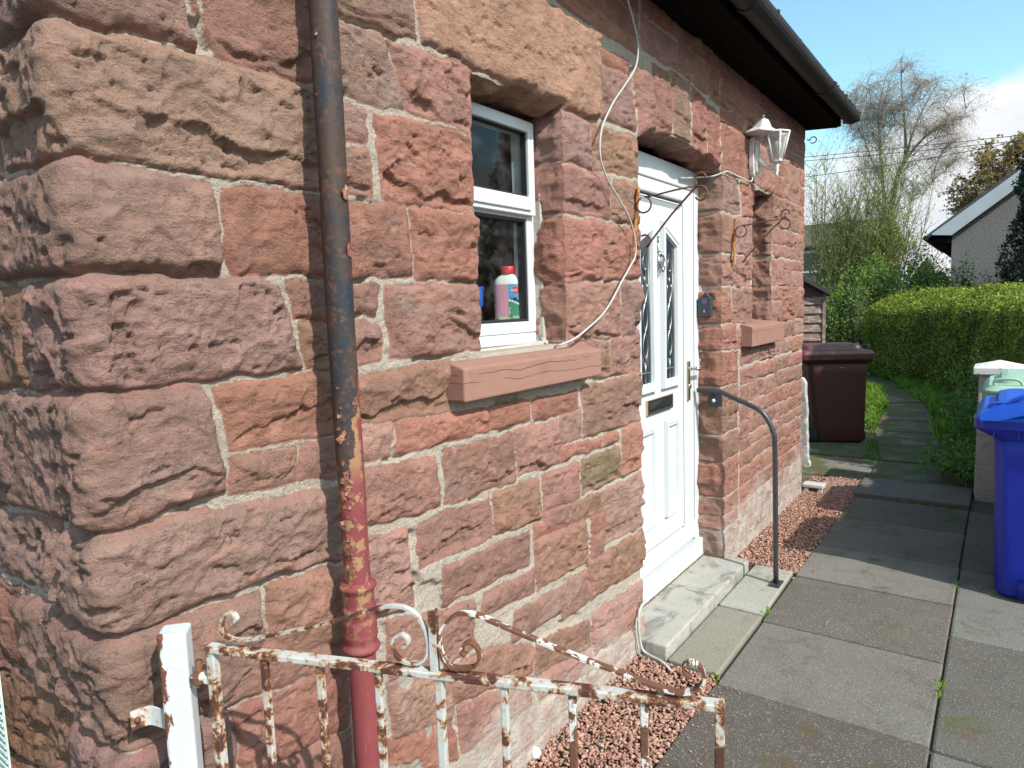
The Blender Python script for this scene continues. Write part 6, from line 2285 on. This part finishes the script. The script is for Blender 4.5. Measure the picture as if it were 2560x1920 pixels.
def twiggy_tree(name, base, limbs, radii, targets, label, n_twig, twig_len, droop, leaf_n, leaf_size, leaf_m, twig_m, twig_r=0.006, seed=1):
    rr = random.Random(seed)
    root = tag(empty(name, base), label, 'tree')
    bx, by, bz = base
    rel = lambda p: (p[0] - bx, p[1] - by, p[2] - bz)
    mb = MB()
    dense = []
    for L_, (a, b) in zip(limbs, radii):
        sp = spline([rel(p) for p in L_], 6)
        dense.append(sp)
        grow(mb, sp, a, b, 8)
    brs = []
    order = sorted((Vector(rel(t)) for t in targets), key=lambda v: min((v - Vector(q)).length for L_ in dense for q in L_[::3]))
    for t in order:
        s = near_on(dense, t)
        ln_ = (t - s).length
        mid = s.lerp(t, .5) + Vector((rr.uniform(-.08, .08), rr.uniform(-.08, .08), rr.uniform(.04, .16))) * ln_
        pth = spline([tuple(s), tuple(s.lerp(mid, .6) + Vector((0, 0, .03 * ln_))), tuple(mid), tuple(t)], 4)
        grow(mb, pth, min(.030, .009 + .008 * ln_), twig_r * 1.2, 5)
        brs.append(pth)
        dense.append(pth[2:])
    mb.build('trunk', M_BARK, root, True)
    tw = MB()
    LP = []
    for k in range(n_twig):
        pth = rr.choice(brs)
        f = rr.uniform(.25, 1.0)
        p = Vector(pth[int(f * (len(pth) - 1))])
        l = twig_len * rr.uniform(.4, 1.3)
        d = Vector((rr.gauss(0, 1), rr.gauss(0, 1), rr.gauss(.5, .5))).normalized()
        q = [p]
        for j in range(4):
            d = (d + Vector((rr.gauss(0, .18), rr.gauss(0, .18), -droop * (j + .4) / 3))).normalized()
            q.append(q[-1] + d * l / 4)
        tw.tube([tuple(v) for v in q], [twig_r, twig_r * .85, twig_r * .7, twig_r * .55, twig_r * .4], 3, cap=False)
        for j in range(leaf_n):
            u = rr.uniform(.2, 1) * 3.99
            i = int(u)
            LP.append(q[i].lerp(q[i + 1], u - i) + Vector((rr.gauss(0, .03), rr.gauss(0, .03), rr.gauss(0, .03))))
    cr = tw.build('crown', twig_m, root)
    cr['kind'] = 'stuff'
    if LP:
        leaves('leaves', np.array([tuple(v) for v in LP]), leaf_size, leaf_m, root, 0.6, 0, kind='stuff')
    return root


def ell(n, c, r, rng, shell=.55):
    d = rng.normal(size=(n, 3))
    d /= np.linalg.norm(d, axis=1, keepdims=True)
    k = (shell + (1 - shell) * rng.uniform(0, 1, n) ** .6)[:, None]
    return [tuple(v) for v in np.array(c) + d * k * np.array(r)]


rng = np.random.default_rng(5)
X = 32.0
limbs = [[(X, 2.70, 0), (X, 2.72, 3.0), (X, 2.70, 5.2), (X, 2.48, 6.5), (X, 2.28, 7.05), (X, 2.3, 8.2), (X, 2.45, 9.6), (X, 2.52, 11.0)],
         [(X, 2.48, 6.5), (X - .2, 2.0, 7.25), (X - .3, 1.30, 7.92), (X - .2, 0.60, 8.15), (X, 0.1, 8.3)],
         [(X, 2.28, 7.05), (X + .2, 1.95, 8.3), (X + .4, 1.55, 9.3), (X + .4, 1.2, 9.9)],
         [(X + .3, 2.98, 2.0), (X + .3, 3.02, 5.2), (X + .3, 3.22, 7.5), (X + .3, 3.3, 9.2), (X + .3, 3.1, 10.4)],
         [(X + .3, 3.1, 6.2), (X + .5, 3.7, 7.6), (X + .5, 4.0, 8.8)],
         [(X, 2.72, 4.6), (X, 2.1, 5.2), (X, 1.5, 5.6)]]
tg = ell(46, (X, 2.7, 10.0), (1.3, 1.15, 1.25), rng) + ell(46, (X, 1.1, 8.8), (1.3, 1.35, 1.3), rng) + ell(40, (X, 3.45, 8.9), (1.2, 1.0, 1.3), rng) + ell(26, (X, 1.0, 7.4), (1.0, 1.1, 1.0), rng) + ell(24, (X, 3.6, 7.2), (1.0, .8, 1.0), rng) + ell(18, (X, 1.9, 6.2), (.8, .8, .8), rng) + ell(14, (X, 2.9, 8.4), (.8, .8, .8), rng) + ell(12, (X, 3.3, 5.4), (.7, .7, .7), rng) + ell(26, (X, 4.0, 9.3), (.8, .8, 1.2), rng) + ell(18, (X, 0.5, 7.2), (.7, .7, 1.1), rng)
twiggy_tree('birch_tree', (X, 2.70, 0), limbs, [(.14, .015), (.07, .012), (.055, .010), (.08, .012), (.045, .010), (.03, .008)], tg,
            'tall birch with fine bare purple-brown twigs rising behind the far house', 5600, 1.0, .8, 6, .040, G_BIRCH, M_TWIG, 0.0042, 3)
# willow-like bush in front of it
stems = []
rng = np.random.default_rng(8)
rr = random.Random(5)
X = 16.8
root = tag(empty('willow_bush', (X, 1.4, 0)), 'pale green willow bush with long upright wispy stems beside the cottage corner', 'tree')
tw = MB()
LP = []
ss_ = (X + .49) / 12.49
for k in range(125):
    y0 = rr.uniform(.8, 2.5)
    p = Vector((rr.uniform(-.6, .6), y0 - 1.4, rr.uniform(.2, .6)))
    top = 1.47 + (rr.choice([2.6, 2.9, 2.0, 1.5, 1.1]) * rr.uniform(.7, 1.05)) * ss_ * .85
    lean = rr.gauss(-.35, .38)
    q = [p]
    n = 7
    for j in range(n):
        t = (j + 1) / n
        q.append(Vector((p.x + rr.gauss(0, .05), p.y + lean * t ** 1.4 + .08 * math.sin(t * 5 + k), p.z + (top - p.z) * t)))
    q = [Vector(v) for v in spline([tuple(v) for v in q], 2)]
    tw.tube([tuple(v) for v in q], [.013 - .010 * i / (len(q) - 1) for i in range(len(q))], 4, cap=False)
    for s in range(20):
        i = rr.randrange(4, len(q))
        b = q[i]
        l = rr.uniform(.25, .8)
        d = Vector((rr.gauss(0, .5), rr.gauss(0, .55), 1)).normalized()
        e = [b, b + d * l * .5, b + d * l + Vector((0, rr.gauss(0, .05), -.03))]
        tw.tube([tuple(v) for v in e], [.005, .004, .002], 3, cap=False)
        for j in range(11):
            u = rr.uniform(.1, 1)
            LP.append(b + d * l * u + Vector((rr.gauss(0, .035), rr.gauss(0, .035), rr.gauss(0, .035))))
o = tw.build('trunk', M_STEM, root)
LP = np.array([tuple(v) for v in LP])
keepz = RNG.uniform(0, 1, len(LP)) < np.clip(1.35 - (LP[:, 2] - 1.8) / 2.8, .14, 1)
leaves('crown', LP[keepz], 0.052, G_WILLOW, root, 0.35, 0.6, kind='stuff')

# shrubs behind the hedges
X = 14.6
k_ = (X + .49) / 12.49
def zz_(z):
    return 1.47 + (z - 1.47) * k_
moundy('shrub', [(X, 0.95 * k_, .9, .55, zz_(1.95) - .9), (X + .2, 0.70 * k_, .9, .5, zz_(2.16) - .9), (X, 1.35 * k_, .9, .5, zz_(1.7) - .9)], .05, G_SHRUB, 'rounded green shrub behind the far hedge, beside the cottage corner', 'shrub', 5200)
moundy('shrub', [(X - .1, 0.30 * k_, .9, .5, zz_(1.98) - .9), (X + .1, 0.10 * k_, .9, .36, zz_(2.2) - .9), (X, -0.10 * k_, .9, .36, zz_(1.95) - .9)], .05, G_SHRUB, 'looser green shrub with upright tips, left of the grey gable', 'shrub', 5200)
moundy('shrub', [(X + .2, -0.33 * k_, .8, .34, zz_(1.80) - .8), (X + .3, -0.50 * k_, .9, .24, zz_(2.0) - .9)], .045, G_WEED, 'slim green sapling bush touching the corner of the grey gable', 'shrub', 4600)
moundy('bank_of_ivy', [(14.9, -0.9, .8, .5, .95), (14.8, -1.35, .85, .55, 1.12), (14.9, -1.85, .9, .6, 1.36), (14.8, -2.5, 1.0, .7, 1.55)], .04, G_BANK, 'sloping bank of ivy and brambles below the grey roughcast gable', 'shrub', 4200)
moundy('shrub', [(21.5, 0.56, 1.4, .40, 1.45), (21.7, 0.25, 1.3, .45, 1.15)], .05, G_TAN, 'small tan-leaved bush seen between shrubs and the grey gable', 'shrub', 2600)


def conifer(x, y, r_, h, label, n=26000):
    root = tag(empty('conifer', (x, y, 0)), label, 'tree')
    t = RNG.uniform(0, 1, n) ** .8
    th = RNG.uniform(0, 2 * np.pi, n)
    prof_ = np.interp(t, [0, .12, .4, .75, .92, 1], [.75, .95, 1.0, .78, .42, .06])
    rad = r_ * prof_ * (1 + .32 * fbm(th * 2.5, t * h * 2.4, int(x * 10) % 90, 4)) * (1 - RNG.exponential(.10, n))
    P = np.stack([rad * np.cos(th), rad * np.sin(th), .15 + t * (h - .15)], 1)
    mb = MB()
    mb.lathe([(.10, 0), (.08, h * .9)], 8)
    mb.lathe([(r_ * .1, .2), (r_ * .72, .5), (r_ * .74, h * .45), (r_ * .5, h * .75), (.02, h * .97)], 12)
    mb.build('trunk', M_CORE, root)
    leaves('crown', P, .07, G_CONIF, root, .4, .9, kind='stuff')
    return root


conifer(14.3, -2.22, 1.1, 4.75, 'dark dense conifer rising above the hedge at the right edge')
conifer(6.15, -2.75, .85, 3.8, 'dark conifer, unseen, added beyond the frame to shade the bins and path', 9000)  # out-of-view conifer added only for the shade it casts

# unseen board fence, added to throw shade across the bins and the path
fence = tag(empty('added_shade_fence', (3.30, -2.42, 0)), 'tall dark board fence, unseen, added beyond the right edge to shade the bins and path', 'fence')
mb = MB()
for k in range(22):
    h_ = 1.90 + random.uniform(-.02, .03)
    mb.box((0.11 * k, -0.012, 0.02), (0.11 * k + 0.116, 0.006 + .006 * (k % 2), h_))
mb.build('boards', plain('shade_fence_board', (0.075, 0.055, 0.042), 0.9, 0, .4, 6), fence)
for k in range(3):
    mb = MB()
    mb.box((1.17 * k, -0.09, -0.02), (1.17 * k + .08, -0.0125, 1.84))
    mb.build('post', plain('shade_fence_post', (0.09, 0.07, 0.055), 0.9), fence)

# bronze-leaved tree behind the grey house
X = 24.0
k_ = (X + .49) / 20.49
rng = np.random.default_rng(9)
limbs = [[(X, -1.6, 0), (X, -1.6, 2.5), (X, -1.4, 4.0), (X, -1.2, 5.4)], [(X, -1.55, 2.8), (X, -.7, 3.8), (X, -.1, 4.2)], [(X, -1.5, 3.4), (X, -1.0, 4.5), (X, -.7, 5.3)], [(X, -1.6, 3), (X, -2.4, 4.5), (X, -2.8, 5.6)]]
tg = ell(30, (X, -.35, 4.45), (.8, .65, .75), rng, .3) + ell(34, (X, -.95, 5.1), (.8, .7, .75), rng, .3) + ell(34, (X, -1.8, 5.3), (.9, .9, .8), rng, .3) + ell(20, (X, .10, 3.95), (.4, .35, .3), rng, .3) + ell(20, (X, -1.2, 4.2), (.8, .8, .7), rng, .3)
twiggy_tree('bronze_tree', (X, -1.6, 0), limbs, [(.14, .03), (.06, .01), (.06, .01), (.06, .01)], tg, 'tree with bronze-green spring leaves behind the grey house roof', 1300, .4, .2, 7, .085, G_MAPLE, M_TWIG, .006, 6)

# ------------------------------------------------------------------ grey roughcast house
def rough_fn(t):
    c = t.coord()
    v = t.noise(c, 34, 6, 0.9)
    col = t.mix(t.step(v, 0.30, 0.70), (0.11, 0.105, 0.10), (0.36, 0.345, 0.325))
    col = t.mix(t.m('MULTIPLY', t.step(t.noise(t.mapping(c, (1, 1, .4)), 1.2, 5), 0.40, 0.62), .35), col, (0.22, 0.215, 0.21))
    return {'Base Color': col, 'Roughness': 0.95, 'Normal': t.bump(v, 0.02)}


gh = tag(empty('roughcast_house', (16.0, -0.31, 0.0)), 'grey roughcast house gable with a pale bargeboard at the right', 'house')
mb = MB()
mb.prism([(0.0, 0.0), (-5.6, 0.0), (-5.6, 2.75), (-2.8, 4.95), (0.0, 2.75)], 0.0, 4.6, 'x')
mb.build('wall', material('grey_roughcast', rough_fn), gh)
mb = MB()
mb.prism([(0.42, 2.60), (0.42, 2.69), (-2.8, 5.22), (-2.8, 5.10)], -0.14, 4.75, 'x')
mb.prism([(-2.802, 5.10), (-2.802, 5.22), (-6.0, 2.69), (-6.0, 2.60)], -0.14, 4.75, 'x')
mb.build('roof', M_SLATE, gh)
mb = MB()
mb.prism([(0.32, 2.672), (0.0, 2.640), (-2.8, 4.83), (-2.8, 5.085), (0.34, 2.695)], -0.17, -0.141, 'x')
mb.build('bargeboard', plain('pale_bargeboard', (0.58, 0.60, 0.62), 0.6, 0, .15, 3), gh)
mb = MB()
mb.box((-0.10, 0.02, 2.50), (4.7, 0.36, 2.60))
mb.build('soffit', M_EAVE, gh)
mb = MB()
mb.tube([(-0.16, 0.44, 2.62), (4.8, 0.44, 2.60)], 0.055, 8)
mb.tube([(4.55, 0.42, 2.6), (4.55, 0.10, 2.3), (4.55, 0.06, 0)], 0.04, 8)
mb.build('gutter', M_GUTTER, gh)

# ------------------------------------------------------------------ far house under a brown roof
fh = tag(empty('far_house', (30.0, 4.1, 0.0)), 'far house with a brown tiled roof and white windows behind the bushes', 'house')
mb = MB()
mb.box((0.0, -1.40, 0), (6, 4.0, 3.65))
mb.build('wall', plain('buff_render', (0.22, 0.18, 0.14), 0.9, 0, .2, 1), fh)
def tile_fn(t):
    c = t.coord()
    w = t.n('ShaderNodeTexBrick', None, {'Vector': t.mapping(c, (1, 1, 1), (0, 0, 0), (0, 0, R(90))), 'Color1': (0.105, 0.080, 0.060, 1), 'Color2': (0.15, 0.115, 0.085, 1), 'Mortar': (0.04, 0.03, 0.025, 1), 'Scale': 3.2, 'Mortar Size': 0.03})
    return {'Base Color': t.mix(t.noise(c, 3, 5), w, (0.10, 0.085, 0.055)), 'Roughness': 0.9}
mb = MB()
mb.prism([(-0.25, 3.58), (-0.25, 3.66), (2.0, 4.72), (2.0, 4.64)], -1.48, 4.1, 'y')
mb.prism([(2.002, 4.64), (2.002, 4.72), (6.2, 3.66), (6.2, 3.58)], -1.48, 4.1, 'y')
mb.build('roof', material('brown_roof_tile', tile_fn), fh)
mb = MB()
mb.box((1.9, -1.1, 4.5), (2.4, -0.5, 5.4))
for yy in (-.6, 1.0, 2.4):
    w_ = MB()
    frame_box(w_, 0, .9, 2.55, 3.45, .08, -.03, .03)
    w_.V = [(y - 0.02, x + yy - .2, z) for x, y, z in w_.V]
    wo = w_.build('window', M_PVC, fh)
    p_ = MB()
    p_.box((-.015, yy - .12, 2.63), (.0, yy + .62, 3.37))
    p_.build('pane', M_DARKGLASS, wo)

# ------------------------------------------------------------------ timber shed behind the cottage
sh = tag(empty('garden_shed', (8.5, 0.555, 0.0), R(13)), 'weathered lapped-board shed with dark felt roof behind the cottage corner', 'shed')
def board_fn(t):
    c = t.coord()
    n = t.noise(t.mapping(c, (1, 1, 9)), 4, 6, 0.6)
    flake = t.step(t.noise(t.mapping(c, (1, 1, 3)), 14, 6, 0.65), 0.50, 0.60)
    return {'Base Color': t.mix(t.m('MULTIPLY', flake, .75), t.mix(n, (0.20, 0.115, 0.092), (0.31, 0.205, 0.17)), (0.50, 0.42, 0.37)), 'Roughness': 0.85}
mb = MB()
for k in range(13):
    z = 0.06 + 0.112 * k
    mb.add([(0.0, 0, z), (-0.024, 0, z), (-0.004, 0, z + .117), (0.0, 0, z + .117), (0.0, 1.8, z), (-0.024, 1.8, z), (-0.004, 1.8, z + .117), (0.0, 1.8, z + .117)],
        [(0, 1, 2, 3), (7, 6, 5, 4), (1, 5, 6, 2), (0, 4, 5, 1), (3, 2, 6, 7)])
mb.box((0.0005, 0.0, 0.0), (1.6, 1.8, 1.52))
mb.box((-0.03, -0.005, 0.0), (0.0, 0.030, 1.53))
mb.build('boards', material('flaking_shed_boards', board_fn), sh)
mb = MB()
mb.prism([(-0.06, 1.50), (-0.06, 1.545), (0.90, 2.16), (1.86, 1.545), (1.86, 1.50), (0.90, 2.10)], -0.09, 1.7, 'x')
mb.build('felt_roof', plain('roofing_felt', (0.055, 0.055, 0.058), 0.95, 0, .3, 30, 0.004, 120), sh)
mb = MB()
mb.prism([(0.0, 1.50), (0.0, 1.53), (0.9, 2.09), (1.80, 1.53), (1.80, 1.50)], -0.02, 0.0, 'x')
mb.build('gable_board', plain('dark_shed_gable', (0.10, 0.06, 0.05), 0.9), sh)

# ------------------------------------------------------------------ overhead wires
M_WIRE = plain('black_wire', (0.03, 0.03, 0.035), 0.6)
def wire(A, B, sag, label, r_=0.006):
    A, B = Vector(A), Vector(B)
    mb = MB()
    mb.tube([tuple(A.lerp(B, t) - Vector((0, 0, sag * 4 * t * (1 - t)))) for t in np.linspace(0, 1, 24)], r_, 5)
    o = mb.build('overhead_wire', M_WIRE, None, True)
    return tag(o, label, 'wire', 'overhead wires crossing the sky')
wire((13.2, 4.6, 3.85), (14.6, -3.6, 4.35), .25, 'lower thin overhead wire, rising to the right behind the twigs')
wire((14.0, 4.6, 4.40), (14.0, -3.4, 4.00), .05, 'upper of two level overhead wires in front of the birch')
wire((14.0, 4.6, 4.34), (14.1, -3.4, 3.92), .05, 'under one of the two level overhead wires by the birch')
